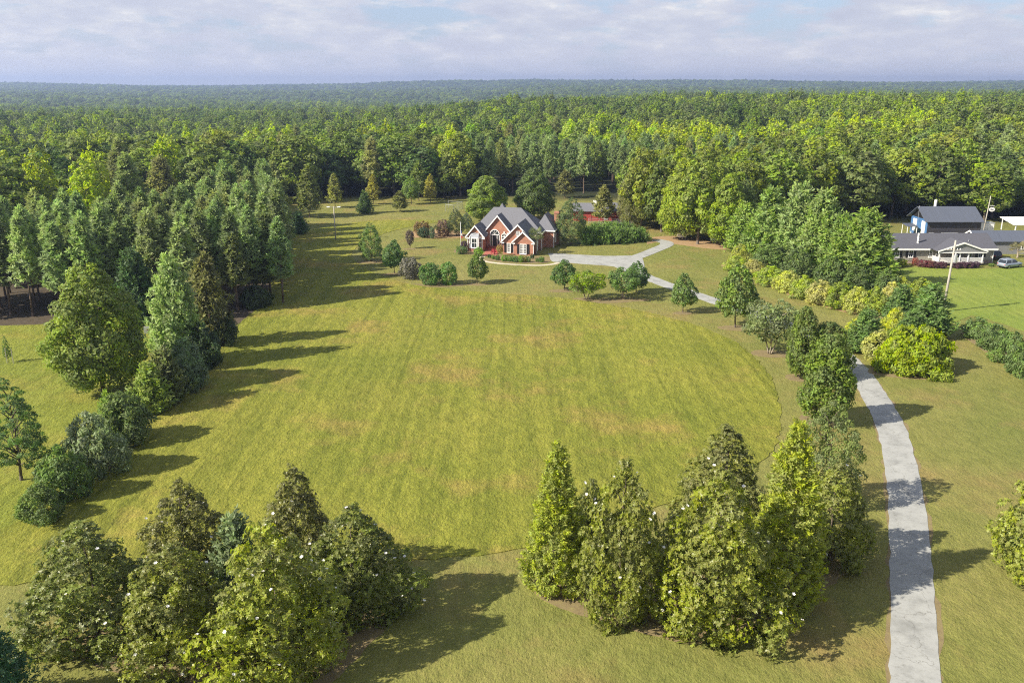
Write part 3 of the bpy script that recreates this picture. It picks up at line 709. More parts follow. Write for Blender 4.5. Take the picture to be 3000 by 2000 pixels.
put('young_pine', 711, 500, 386, 70, (.105, .12, .036), 'pine_tree', 'big full pine left of the yard light pole', 'tree', GY)
put('cedar', 687, 537, 487, 42, (.045, .075, .03), 'cedar_tree', 'dark green rounded cedar at the edge of the field near the plantation', 'tree', GY)
put('cedar', 657, 528, 475, 30, (.055, .075, .03), 'cedar_tree', 'small cedar tucked left of the dark rounded cedar', 'tree', GY)
put('young_pine', 634, 500, 375, 84, (.105, .118, .04), 'pine_tree', 'wide tan-topped pine at the far corner of the plantation', 'tree', GY)
# spreading junipers right of the house
GJ = 'spreading junipers beside the brick house'
for i, (x, y, a, w, lb) in enumerate([(1352, 560, 524, 44, 'first juniper of the front row, against the grey-green tree'), (1384, 559, 526, 46, 'second juniper of the front row, deep in shade'),
        (1414, 558, 524, 46, 'third juniper of the front row'), (1443, 556, 525, 44, 'fourth juniper of the front row'), (1470, 553, 525, 38, 'last juniper of the front row by the drive end'),
        (1372, 545, 515, 46, 'juniper of the back row nearest the house'), (1405, 543, 512, 46, 'tall arching juniper in the middle of the back row'), (1437, 543, 513, 44, 'juniper of the back row nearest the forest')]):
    put('pfitzer', x, y, a, w, (.07, .105, .028), 'juniper_shrub', lb, 'shrub', GJ)
# left hedgerow
GH = 'bushes of the hedgerow along the field'
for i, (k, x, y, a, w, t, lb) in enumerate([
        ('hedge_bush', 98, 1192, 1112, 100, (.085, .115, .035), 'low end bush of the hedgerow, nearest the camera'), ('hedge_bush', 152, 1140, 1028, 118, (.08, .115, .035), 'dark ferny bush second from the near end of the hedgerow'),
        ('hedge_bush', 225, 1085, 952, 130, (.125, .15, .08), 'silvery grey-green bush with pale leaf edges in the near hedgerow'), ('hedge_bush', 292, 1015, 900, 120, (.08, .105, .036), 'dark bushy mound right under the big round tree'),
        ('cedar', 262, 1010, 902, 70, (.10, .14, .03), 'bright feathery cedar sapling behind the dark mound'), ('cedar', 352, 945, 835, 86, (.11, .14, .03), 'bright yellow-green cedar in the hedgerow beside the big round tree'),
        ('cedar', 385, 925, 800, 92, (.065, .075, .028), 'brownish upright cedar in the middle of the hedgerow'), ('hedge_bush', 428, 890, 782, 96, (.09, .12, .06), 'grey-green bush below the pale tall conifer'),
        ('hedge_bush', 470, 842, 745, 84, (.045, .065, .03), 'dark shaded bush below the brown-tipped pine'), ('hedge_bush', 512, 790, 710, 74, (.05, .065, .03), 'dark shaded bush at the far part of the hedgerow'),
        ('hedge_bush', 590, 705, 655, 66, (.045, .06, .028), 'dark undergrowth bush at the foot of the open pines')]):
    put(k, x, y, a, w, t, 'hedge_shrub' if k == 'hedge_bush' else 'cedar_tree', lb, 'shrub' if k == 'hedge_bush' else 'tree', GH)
put('oak', 238, 905, 608, 205, (.115, .145, .03), 'oak_tree', 'big dense bright green tree standing over the left hedgerow', variant=0)
put('leyland', 415, 838, 590, 120, (.12, .155, .055), 'cypress_tree', 'pale feathery grey-green conifer in the hedgerow right of the big round tree')
put('young_pine', 488, 792, 585, 125, (.085, .085, .035), 'pine_tree', 'full brown-tipped pine in the hedgerow beside the pale conifer')
put('leyland', 322, 745, 575, 100, (.04, .065, .025), 'cypress_tree', 'dark conifer behind the white board at the plantation edge')
put('airy', 50, 1103, 868, 175, (.075, .115, .035), 'cypress_tree', 'thin airy tree with layered limbs on the left lawn, trunk clearly visible')
put('airy', 20, 832, 770, 22, (.10, .15, .04), 'sapling', 'tiny staked sapling out on the left lawn')
# right: cypress screen, privet row, juniper clump
GC = 'tall cypress screen beside the grey house'
for x, y, a, w, t, lb in [(1976, 660, 484, 166, (0.106, 0.146, 0.031), 'widest cypress of the screen, nearest the grey house'), (1925, 640, 492, 100, (0.094, 0.134, 0.033), 'cypress tucked left of the widest one'),
        (1878, 628, 440, 118, (0.106, 0.140, 0.039), 'tallest pale-topped cypress in the middle of the screen'), (1825, 612, 424, 118, (0.112, 0.146, 0.050), 'feathery grey-green cypress left of the tallest'),
        (1762, 592, 432, 112, (0.100, 0.140, 0.033), 'cypress second from the forest end of the screen'), (1704, 578, 470, 84, (0.112, 0.151, 0.033), 'short cypress at the forest end of the screen')]:
    put('leyland', x, y, a, w * .93, t, 'cypress_tree', lb, 'tree', GC)
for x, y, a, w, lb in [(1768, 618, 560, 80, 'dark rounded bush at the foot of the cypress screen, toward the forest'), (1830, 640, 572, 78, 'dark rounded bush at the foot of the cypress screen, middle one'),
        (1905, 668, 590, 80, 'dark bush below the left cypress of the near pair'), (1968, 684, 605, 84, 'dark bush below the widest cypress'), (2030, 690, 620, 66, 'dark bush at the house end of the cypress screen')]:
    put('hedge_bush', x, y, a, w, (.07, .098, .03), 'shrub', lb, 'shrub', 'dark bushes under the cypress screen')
GW = 'yellow-green shrubs along the clay edge'
PRIV = [(.2, .21, .05), (.16, .19, .035), (.23, .22, .075), (.15, .185, .03)]
for i, (x, y, a, w, lb) in enumerate([(1700, 606, 562, 50, 'palest shrub at the forest end of the yellow-green row'), (1690, 622, 588, 56, 'low shrub at the forest end, behind the oval maple'), (1728, 632, 596, 66, 'second shrub of the yellow-green row'),
        (1768, 652, 612, 74, 'broad shrub of the yellow-green row under the dark rounded bushes'), (1808, 668, 622, 66, 'shrub of the yellow-green row right of the broad one'), (1845, 684, 634, 62, 'tan-yellow shrub in the middle of the yellow-green row'),
        (1885, 698, 645, 66, 'rounded pale shrub past the middle of the yellow-green row'), (1925, 706, 648, 64, 'greener shrub of the yellow-green row below the cypress pair'), (1965, 716, 660, 66, 'pale shrub of the yellow-green row below the widest cypress'),
        (2005, 722, 662, 66, 'whitish-yellow shrub toward the near end of the yellow-green row'), (2040, 716, 650, 56, 'last shrub of the yellow-green row beside the juniper clump')]):
    put('hedge_bush', x, y, a, w, PRIV[i % 4], 'privet_shrub', lb, 'shrub', GW)
GN_ = 'evergreen clump beside the utility pole'
for k, x, y, a, w, t, lb in [('leyland', 1985, 808, 712, 84, (.07, .105, .032), 'dark pointed juniper at the drive side of the clump'), ('leyland', 2060, 760, 655, 78, (.066, .10, .032), 'dark juniper in the middle of the clump'),
        ('leyland', 2128, 770, 654, 104, (.07, .105, .032), 'large dark juniper beside the utility pole'), ('leyland', 2090, 790, 715, 84, (.066, .10, .032), 'low dark juniper in front of the large one'),
        ('hedge_bush', 2066, 690, 636, 60, (.17, .185, .035), 'golden-green shrub at the top of the evergreen clump'), ('hedge_bush', 2112, 706, 640, 70, (.15, .175, .03), 'golden-green shrub behind the large dark juniper'),
        ('hedge_bush', 2052, 775, 708, 60, (.18, .19, .03), 'yellow-green shrub glowing between two dark junipers'), ('hedge_bush', 1962, 780, 730, 48, (.18, .19, .03), 'small yellow-green shrub left of the dark pointed juniper'),
        ('hedge_bush', 2015, 824, 760, 80, (.22, .22, .07), 'pale cream-green shrub at the left of the big yellow-green mound'), ('mound', 2095, 846, 756, 190, (.15, .185, .018), 'big bright yellow-green mound of a shrub on the lawn by the drive')]:
    put(k, x, y, a, w, t, 'juniper_tree' if k == 'leyland' else 'shrub', lb, 'tree' if k == 'leyland' else 'shrub', GN_)
for x, y, a, w, lb in [(2245, 775, 730, 66, 'first bush of the right-hand hedge, by the pole shadow'), (2280, 802, 745, 70, 'second bush of the right-hand hedge'), (2316, 830, 762, 74, 'third bush of the right-hand hedge'),
        (2352, 862, 782, 78, 'bush of the right-hand hedge cut by the picture edge'), (2392, 890, 805, 80, 'bush of the right-hand hedge outside the picture edge')]:
    put('hedge_bush', x, y, a, w, (.09, .128, .04), 'hedge_shrub', lb, 'shrub', 'bushes of the right-hand hedge')

# ------------------------------------------------------------------ building materials
def brick_mat(name, a, b_):
    m, nt, n, l = new_mat(name)
    out = N(n, 'ShaderNodeOutputMaterial'); b = N(n, 'ShaderNodeBsdfPrincipled'); tc = N(n, 'ShaderNodeTexCoord')
    br = N(n, 'ShaderNodeTexBrick'); br.inputs['Scale'].default_value = 4.2; br.inputs['Color1'].default_value = (*a, 1); br.inputs['Color2'].default_value = (*b_, 1)
    br.inputs['Mortar'].default_value = (.36, .27, .22, 1); br.inputs['Mortar Size'].default_value = .012; br.inputs['Bias'].default_value = -.2
    mp = N(n, 'ShaderNodeMapping'); mp.inputs['Rotation'].default_value = (PI / 2, 0, 0); l.new(tc.outputs['Object'], mp.inputs[0]); l.new(mp.outputs[0], br.inputs['Vector'])
    no = N(n, 'ShaderNodeTexNoise'); no.inputs['Scale'].default_value = 1.2; no.inputs['Detail'].default_value = 6; l.new(tc.outputs['Object'], no.inputs['Vector'])
    r = ramp(n, [(.3, (.8, .8, .8)), (.7, (1.15, 1.12, 1.1))]); l.new(no.outputs[0], r.inputs[0])
    l.new(mixc(n, l, .9, br.outputs[0], r.outputs[0], 'MULTIPLY'), b.inputs['Base Color']); b.inputs['Roughness'].default_value = .88; b.inputs['Specular IOR Level'].default_value = .2
    l.new(b.outputs[0], out.inputs[0]); return m
def shingle_mat(name, c):
    m, nt, n, l = new_mat(name)
    out = N(n, 'ShaderNodeOutputMaterial'); b = N(n, 'ShaderNodeBsdfPrincipled'); tc = N(n, 'ShaderNodeTexCoord')
    no = N(n, 'ShaderNodeTexNoise'); no.inputs['Scale'].default_value = 5; no.inputs['Detail'].default_value = 8; no.inputs['Roughness'].default_value = .8; l.new(tc.outputs['Object'], no.inputs['Vector'])
    wv = N(n, 'ShaderNodeTexWave', wave_type='BANDS', bands_direction='Z'); wv.inputs['Scale'].default_value = 2.6; wv.inputs['Distortion'].default_value = .6; l.new(tc.outputs['Object'], wv.inputs['Vector'])
    r = ramp(n, [(.25, [v * .72 for v in c]), (.75, [v * 1.25 for v in c])]); l.new(no.outputs[0], r.inputs[0])
    r2 = ramp(n, [(.0, (.82, .82, .82)), (.35, (1, 1, 1))]); l.new(wv.outputs[0], r2.inputs[0])
    l.new(mixc(n, l, .8, r.outputs[0], r2.outputs[0], 'MULTIPLY'), b.inputs['Base Color']); b.inputs['Roughness'].default_value = .9; b.inputs['Specular IOR Level'].default_value = .25
    bp = N(n, 'ShaderNodeBump'); bp.inputs['Strength'].default_value = .3; bp.inputs['Distance'].default_value = .03; l.new(no.outputs[0], bp.inputs['Height']); l.new(bp.outputs[0], b.inputs['Normal'])
    l.new(b.outputs[0], out.inputs[0]); return m
def siding_mat(name, c):
    m, nt, n, l = new_mat(name)
    out = N(n, 'ShaderNodeOutputMaterial'); b = N(n, 'ShaderNodeBsdfPrincipled'); tc = N(n, 'ShaderNodeTexCoord')
    wv = N(n, 'ShaderNodeTexWave', wave_type='BANDS', bands_direction='Z', wave_profile='SAW'); wv.inputs['Scale'].default_value = 1.4; l.new(tc.outputs['Object'], wv.inputs['Vector'])
    r = ramp(n, [(0, [v * .9 for v in c]), (.9, c), (1, [v * .62 for v in c])]); l.new(wv.outputs[0], r.inputs[0]); l.new(r.outputs[0], b.inputs['Base Color'])
    b.inputs['Roughness'].default_value = .6; l.new(b.outputs[0], out.inputs[0]); return m
BRICK = brick_mat('red_brick', (.34, .15, .095), (.42, .2, .13))
SHINGLE = shingle_mat('roof_shingle', (.15, .15, .165))
SHINGLE2 = shingle_mat('dark_shingle', (.09, .09, .105))
METALROOF = flat('metal_roof', (.085, .095, .12), rough=.45, spec=.5, var=.08, scale=1, stretch=(6, .3, .3))
WHITE = flat('white_paint', (.8, .79, .76), rough=.5, var=.04)
BLACK = flat('black_paint', (.018, .018, .02), rough=.45, var=.2)
GLASS = flat('window_glass', (.022, .028, .035), rough=.06, spec=.8, var=.3, scale=1.2)
SIDING = siding_mat('tan_siding', (.34, .315, .26)); SIDING_G = siding_mat('grey_siding', (.23, .23, .235))
DARKMETAL = siding_mat('dark_metal_siding', (.045, .042, .05)); BLUEW = siding_mat('blue_siding', (.055, .14, .30))
REDW = siding_mat('red_barn_boards', (.36, .05, .04)); WOODP = flat('weathered_wood', (.36, .33, .28), rough=.9, var=.3, scale=5, stretch=(4, 4, .3))
STEEL = flat('galvanised_steel', (.5, .51, .52), rough=.4, metal=.6, var=.1); REDC = flat('red_plastic', (.34, .04, .045), rough=.5)
ORANGE = flat('orange_wood', (.5, .25, .09), rough=.7); STONE = flat('stone_skirt', (.36, .27, .23), rough=.9, var=.35, scale=4)
GREENP = flat('green_panel', (.04, .22, .17), rough=.5)

def gable_prof(x0, x1, ez, az, ax=None):
    return [(x0, 0), (x1, 0), (x1, ez), ((x0 + x1) / 2 if ax is None else ax, az), (x0, ez)]
def gable_roof(root, x0, x1, y0, y1, ez, az, mat, ov=.35, th=.16, front=.3, back=.0, trim=WHITE, ax=None, axis='y', lb=None):
    """two roof planes as one folded slab, white rake boards as its child"""
    ax = (x0 + x1) / 2 if ax is None else ax
    sl = (az - ez) / (ax - x0); sr = (az - ez) / (x1 - ax)
    prof = [(x0 - ov, ez - ov * sl + .02), (ax, az + .02), (x1 + ov, ez - ov * sr + .02), (x1 + ov, ez - ov * sr + .02 + th), (ax, az + .02 + th * 1.35), (x0 - ov, ez - ov * sl + .02 + th)]
    rf = MB().prism(prof, y0 - front, y1 + back, axis).build('roof', mat, root)
    if lb: rf['label'] = lb
    if trim:
        t = .19
        pr = [(x0 - ov - .02, ez - ov * sl - .12), (ax, az - .1), (x1 + ov + .02, ez - ov * sr - .12), (x1 + ov + .02, ez - ov * sr + t), (ax, az + t * 1.15), (x0 - ov - .02, ez - ov * sl + t)]
        m = MB().prism(pr, y0 - front - .07, y0 - front - .003, axis)
        # boxed eave returns
        if axis == 'y' and az - ez > 1.5:
            m.box(x0 - ov, x0 + .3, y0 - front, y0 - .004, ez - ov * sl - .2, ez - ov * sl - .004); m.box(x1 - .3, x1 + ov, y0 - front, y0 - .004, ez - ov * sr - .2, ez - ov * sr - .004)
        m.build('rake_board', trim, rf)
    return rf
def hip_roof(root, x0, x1, y0, y1, ez, rz, rx0, rx1, ry0, ry1, mat, ov=.35, th=.2):
    vs = [(x0 - ov, y0 - ov, ez), (x1 + ov, y0 - ov, ez), (x1 + ov, y1 + ov, ez), (x0 - ov, y1 + ov, ez)]
    vs += [(x, y, z + th) for x, y, z in vs] + [(rx0, ry0, rz), (rx1, ry1, rz)]
    fs = [(3, 2, 1, 0)] + [(i, (i + 1) % 4, 4 + (i + 1) % 4, 4 + i) for i in range(4)]
    if abs(rx1 - rx0) >= abs(ry1 - ry0): fs += [(4, 5, 9, 8), (5, 6, 9), (6, 7, 8, 9), (7, 4, 8)]
    else: fs += [(4, 5, 8), (5, 6, 9, 8), (6, 7, 9), (7, 4, 8, 9)]
    rf = MB().add(vs, fs).build('roof', mat, root)
    e = MB()
    o = ov + .06
    e.box(x0 - o, x1 + o, y0 - o, y0 - ov - .003, ez + .0, ez + th + .02); e.box(x0 - o, x1 + o, y1 + ov + .003, y1 + o, ez, ez + th + .02)
    e.box(x0 - o, x0 - ov - .003, y0 - ov, y1 + ov, ez, ez + th + .02); e.box(x1 + ov + .003, x1 + o, y0 - ov, y1 + ov, ez, ez + th + .02)
    e.build('gutter', WHITE, rf)
    return rf
def window(root, x, y, z0, w, h, cols=2, rows=4, shutters=False, facing='front', name='window', arch=False, split=False, lb=None):
    """casing, sashes and muntins as the window, glass as its child; facing 'front' looks to -y, 'right' to +x, 'left' to -x"""
    e = link(name, None, root); e.location = (x, y, z0); e.rotation_euler = (0, 0, {'front': 0, 'right': PI / 2, 'left': -PI / 2}[facing])
    fr = MB(); t = .11
    fr.box(-w / 2, -w / 2 + t, -.09, .05, 0, h); fr.box(w / 2 - t, w / 2, -.09, .05, 0, h); fr.box(-w / 2 + t, w / 2 - t, -.09, .05, h - t, h); fr.box(-w / 2 - .05, w / 2 + .05, -.12, .05, -.09, -.002)
    fr.box(-w / 2 + t, w / 2 - t, -.09, .05, 0, t * .8)
    m = .045
    for i in range(1, cols): fr.box(-w / 2 + w * i / cols - m / 2, -w / 2 + w * i / cols + m / 2, -.062, .04, t * .8, h - t)
    if split: fr.box(-.1, .1, -.075, .045, t * .8, h - t)
    for j in range(1, rows):
        mm = m * 1.5 if j == rows // 2 else m
        xs = [(-w / 2 + t + .002, w / 2 - t - .002)]
        for a, b in xs: fr.box(a, b, -.055, .035, h * j / rows - mm / 2, h * j / rows + mm / 2)
    f = fr.build('frame', WHITE, e)
    MB().box(-w / 2 + .04, w / 2 - .04, -.03, .03, .04, h - .04).build('pane', GLASS, e)
    if arch:
        k = 14; r = w / 2
        ring = MB()
        for i in range(k):
            a0, a1 = PI * i / k, PI * (i + 1) / k
            vs = [(math.cos(a) * rr, yy, h + math.sin(a) * rr) for yy in (-.09, .05) for a, rr in ((a0, r), (a1, r), (a1, r - t), (a0, r - t))]
            ring.add(vs, [(0, 1, 2, 3), (7, 6, 5, 4), (0, 4, 5, 1), (3, 2, 6, 7), (0, 3, 7, 4), (1, 5, 6, 2)])
        for a in (PI * .3, PI * .5, PI * .7): ring.tube([(0, -.04, h), (math.cos(a) * (r - t), -.04, h + math.sin(a) * (r - t))], .025, 4)
        ring.box(-.11, .11, -.12, .02, h + r + .002, h + r + .3)
        ring.build('arch_casing', WHITE, e)
        gl = MB().prism([(math.cos(PI * i / k) * (r - .05), h + math.sin(PI * i / k) * (r - .05)) for i in range(k + 1)], -.03, .03); gl.build('pane', GLASS, e)
    if shutters:
        for s in (-1, 1):
            sh = MB(); a = s * (w / 2 + .08); b = s * (w / 2 + .5); x0, x1 = min(a, b), max(a, b)
            sh.box(x0, x0 + .06, -.09, -.01, 0, h); sh.box(x1 - .06, x1, -.09, -.01, 0, h)
            for j in range(12): sh.box(x0 + .062, x1 - .062, -.07, -.012, .02 + j * h / 12, .02 + (j + .8) * h / 12)
            sh.build('shutter', BLACK, e)
    if lb: e['label'] = lb
    return e

# ------------------------------------------------------------------ the brick house
def brick_house():
    S = 1.1; a = R(-12); ca, sa = math.cos(a), math.sin(a)
    P = G(1561.5, 749.5); ux = 12.4
    root = empty('brick_house', P - Vector((ca * ux, sa * ux, 0)) * S, a, 'red brick house with steep grey roofs, white trim and four front gables', 'house', None, S)
    EZ = 2.6
    wl = MB()
    wl.prism(gable_prof(6.6, 12.3, EZ, 5.45, 9.45), .6, 8.5)             # garage wing
    wl.prism(gable_prof(8.75, 12.4, EZ, 4.3, 10.5), 0, 2.2)              # small front gable
    wl.prism(gable_prof(-.55, 2.35, 3.05, 4.75), 2.3, 6.5)              # left wing
    wl.prism(gable_prof(2.4, 6.75, 3.7, 6.3), 5.2, 9)                    # entry gable
    wl.box(-.3, 12.8, 5.9, 13.6, 0, 3.15); wl.box(11.2, 14.7, 9.0, 17.0, 0, 3.1); wl.box(1.4, 6, 12, 16.4, 0, 3.1)
    wl.build('wall', BRICK, root)
    hip_roof(root, -.3, 12.8, 5.9, 13.6, 3.15, 7.45, 2.9, 8.3, 9.25, 9.25, SHINGLE, .3)
    hip_roof(root, 11.25, 14.7, 9.0, 17.0, 3.12, 6.1, 12.6, 12.6, 11.2, 14.8, SHINGLE, .3)
    hip_roof(root, 1.4, 6, 11, 16.4, 3.14, 7.75, 3.7, 3.7, 13.0, 13.4, SHINGLE, .3)
    gable_roof(root, 6.6, 12.3, .6, 8.4, EZ, 5.45, SHINGLE, ax=9.45)
    gable_roof(root, 8.75, 12.4, 0, 1.4, EZ, 4.3, SHINGLE, ov=.3, ax=10.5)
    gable_roof(root, -.55, 2.35, 2.3, 6.6, 3.05, 4.75, SHINGLE, ov=.42)
    gable_roof(root, 2.4, 6.75, 5.2, 9.0, 3.7, 6.3, SHINGLE, ov=.42)
    ch = MB().box(14.2, 15.1, 12.6, 13.6, 0, 6.4).box(14.12, 15.18, 12.52, 13.68, 6.1, 6.3); ch.build('chimney', BRICK, root)
    # bay window on the left wing
    bay = link('bay_window', None, root); bay.location = (.9, 2.3, 0)
    pts = [(-1.15, 0), (-.75, -.75), (.75, -.75), (1.15, 0)]
    b = MB(); b.add([(x, y, z) for z in (0, .75) for x, y in pts], [(3, 2, 1, 0), (4, 5, 6, 7), (0, 1, 5, 4), (1, 2, 6, 5), (2, 3, 7, 6), (3, 0, 4, 7)])
    b.build('bay_base', BRICK, bay)
    b = MB(); q = [(x * 1.06, y * 1.08) for x, y in pts]
    b.add([(x, y, z) for z in (2.62, 2.8) for x, y in q], [(3, 2, 1, 0), (4, 5, 6, 7), (0, 1, 5, 4), (1, 2, 6, 5), (2, 3, 7, 6), (3, 0, 4, 7)]); b.build('cornice', WHITE, bay)
    b = MB(); b.add([(x * 1.03, y * 1.03, 2.803) for x, y in q] + [(-.75, 0, 3.5), (.75, 0, 3.5)], [(3, 2, 1, 0), (0, 1, 4), (1, 2, 5, 4), (2, 3, 5), (0, 4, 5, 3)]); b.build('bay_roof', STEEL, bay)
    for (x0, y0), (x1, y1) in zip(pts, pts[1:]):
        L_ = math.hypot(x1 - x0, y1 - y0); ang = math.atan2(y1 - y0, x1 - x0)
        n = 1 if L_ < 1 else 1
        w = window(bay, (x0 + x1) / 2, (y0 + y1) / 2, .76, L_ - .04 if L_ < 1 else 1.1, 1.85, 2, 2); w.rotation_euler = (0, 0, ang)
        if L_ > 1:
            for s in (-1, 1): MB().box(s * .66 - .11, s * .66 + .11, -.78, -.6, .752, 2.615).build('bay_pier', WHITE, bay)
    # door
    d = link('door', None, root); d.location = (4.0, 5.2, .62)
    fr = MB(); fr.box(-.95, -.84, -.1, .06, 0, 2.1); fr.box(.84, .95, -.1, .06, 0, 2.1); fr.box(-.52, -.42, -.1, .06, 0, 2.1); fr.box(.42, .52, -.1, .06, 0, 2.1); fr.box(-.84, .84, -.105, .06, 2.1, 2.22); k = 14
    for i in range(k):
        a0, a1 = PI * i / k, PI * (i + 1) / k
        vs = [(math.cos(t) * rr, yy, 2.22 + math.sin(t) * rr) for yy in (-.1, .06) for t, rr in ((a0, .95), (a1, .95), (a1, .82), (a0, .82))]
        fr.add(vs, [(0, 1, 2, 3), (7, 6, 5, 4), (0, 4, 5, 1), (3, 2, 6, 7), (0, 3, 7, 4), (1, 5, 6, 2)])
    for t in (PI * .3, PI * .5, PI * .7): fr.tube([(0, -.04, 2.22), (math.cos(t) * .82, -.04, 2.22 + math.sin(t) * .82)], .025, 4)
    fr.build('frame', WHITE, d)
    MB().box(-.42, .42, -.06, .0, 0.01, 2.1).box(-.34, .34, -.075, -.058, .2, .9).build('door_leaf', BLACK, d)
    pn = MB().prism([(math.cos(PI * i / k) * .86, 2.2 + math.sin(PI * i / k) * .86) for i in range(k + 1)], -.03, .02); pn.box(-.84, -.52, -.03, .02, .02, 2.1).box(.52, .84, -.03, .02, .02, 2.1); pn.build('pane', GLASS, d)
    MB().tube([(.33, -.06, .95), (.33, -.14, .95), (.33, -.14, 1.1)], .02, 5).build('handle', STEEL, d)
    window(root, 5.85, 5.2, .75, 1.2, 1.75, 2, 4, arch=True)
    # steps
    st = MB()
    for i in range(4):
        r = 2.3 - i * .38; h0 = i * .15
        st.prism([(4.1 + math.cos(PI + PI * j / 12) * r, 5.15 + math.sin(PI + PI * j / 12) * (r * .75)) for j in range(13)], h0, h0 + .15, 'x')
    st.v = [(y, z, x) for x, y, z in st.v]
    st.build('step', PAVER, root)
    # garage-wing windows
    window(root, 7.75, .6, .35, .75, 1.75, 3, 4, shutters=True)
    window(root, 10.55, 0, .28, 1.25, 1.85, 4, 4, shutters=True, split=True)
    window(root, 14.7, 11.5, .8, .9, 1.7, 2, 4, facing='right')
    # gable vent
    v = MB(); v.box(9.1, 9.17, .5, .62, 3.5, 4.35); v.box(9.73, 9.8, .5, .62, 3.5, 4.35); v.box(9.17, 9.73, .5, .62, 3.5, 3.57); v.box(9.17, 9.73, .5, .62, 4.28, 4.35); v.box(9.42, 9.48, .515, .61, 3.57, 4.28)
    for j in range(3): v.box(9.171, 9.729, .52, .6, 3.74 + j * .18, 3.79 + j * .18)
    f = v.build('gable_vent', WHITE, root); MB().box(9.15, 9.75, .57, .63, 3.52, 4.33).build('pane', GLASS, f)
    for x, y, h in ((8.68, .52, 2.5), (12.48, -.06, 2.4), (12.9, 5.82, 3.1), (14.78, 8.95, 3.1), (2.3, 2.22, 2.9), (-.6, 2.22, 2.9)):
        MB().box(x - .05, x + .05, y - .05, y + .05, 0, h).build('downspout', WHITE, root)
    MB().box(12.302, 12.36, 2.6, 5.4, .02, 2.2).build('garage_door', WHITE, root)
    return root
brick_house()
HOUSE = bpy.data.objects['brick_house']

def chair(loc, rz, label):
    e = empty('garden_chair', loc, rz, label, 'chair', 'red chairs on the brick paving')
    MB().box(-.28, .28, -.28, .25, .36, .42).build('seat', REDC, e)
    bk = MB()
    for i in range(5): bk.prism([(-.26 + i * .108, .42), (-.26 + i * .108 + .09, .42), (-.26 + i * .108 + .09, 1.0 + .08 * (1 - abs(i - 2) / 2)), (-.26 + i * .108, 1.0 + .08 * (1 - abs(i - 2) / 2))], .2, .235)
    bk.build('backrest', REDC, e)
    for s in (-1, 1):
        MB().box(s * .32 - .05, s * .32 + .05, -.3, .25, .6, .63).build('armrest', REDC, e)
        MB().box(s * .3 - .025, s * .3 + .025, -.28, -.22, 0, .6).build('leg', REDC, e); MB().box(s * .3 - .025, s * .3 + .025, .2, .25, 0, .6).build('leg', REDC, e)
for q, lb in ((706, 'red garden chair left on the brick paving, nearer the steps'), (768, 'red garden chair right on the brick paving, nearer the little tan-leaved tree')):
    p = G(1340 + q * .1467, 560 + 1262 * .1467); p.z = .04; chair(p, R(-12), lb)

def palm(p, Hh, label, nf, fl, tint, skirt=False, trunk_r=.16):
    e = empty('palm_tree', p, 0, label, 'palm tree'); rng = random.Random(int(p.x * 10)); tr = MB(); pts = [(.0, 0, -.1)]; rr = [trunk_r * 1.2]
    for i in range(1, 13): pts.append((.05 * math.sin(i * .5), 0, Hh * .74 * i / 12)); rr.append(trunk_r * (1 + .16 * (i % 2)))
    tr.tube(pts, rr, 8); tr.build('trunk', BARK_PALE, e, True)
    for i in range(nf):
        a = i * 2.4; el = rng.uniform(-.5, 1.1); vs = []; fs = []
        c, s = math.cos(a), math.sin(a); st = Vector((0, 0, Hh * .76)); ax = Vector((c * math.cos(el), s * math.cos(el), math.sin(el))); hub = st + ax * fl * .45
        m = MB(); m.tube([st, hub], .02, 4)
        side = Vector((-s, c, 0)); upv = ax.cross(side)
        for j in range(13):
            t = (j - 6) / 6 * 1.25; d = (ax * math.cos(t) + side * math.sin(t)).normalized(); tip = hub + d * fl * .6 + Vector((0, 0, -.22 * fl * abs(t))); w = upv.cross(d) * .035
            o = len(m.v); mid = hub.lerp(tip, .5) + upv * .03
            m.v += [tuple(hub), tuple(mid + w), tuple(tip), tuple(mid - w)]; m.f.append((o, o + 1, o + 2, o + 3))
        f = m.build('frond', LEAF, e); f.color = (*[min(1, 1.7 * q) for q in tint], 1)
    return e
palm(G(1570, 745), 5.4, 'fan palm with a pale trunk at the front right corner of the brick house', 34, 1.9, (.17, .2, .06), trunk_r=.2)
palm(V(998, 546), 2.7, 'small fan palm in the red bed left of the brick house', 13, 1.25, (.12, .13, .05), trunk_r=.1)
palm(V(2336, 592), 2.6, 'pale dry-looking palm behind the silver car', 22, 1.9, (.25, .22, .08), trunk_r=.16)

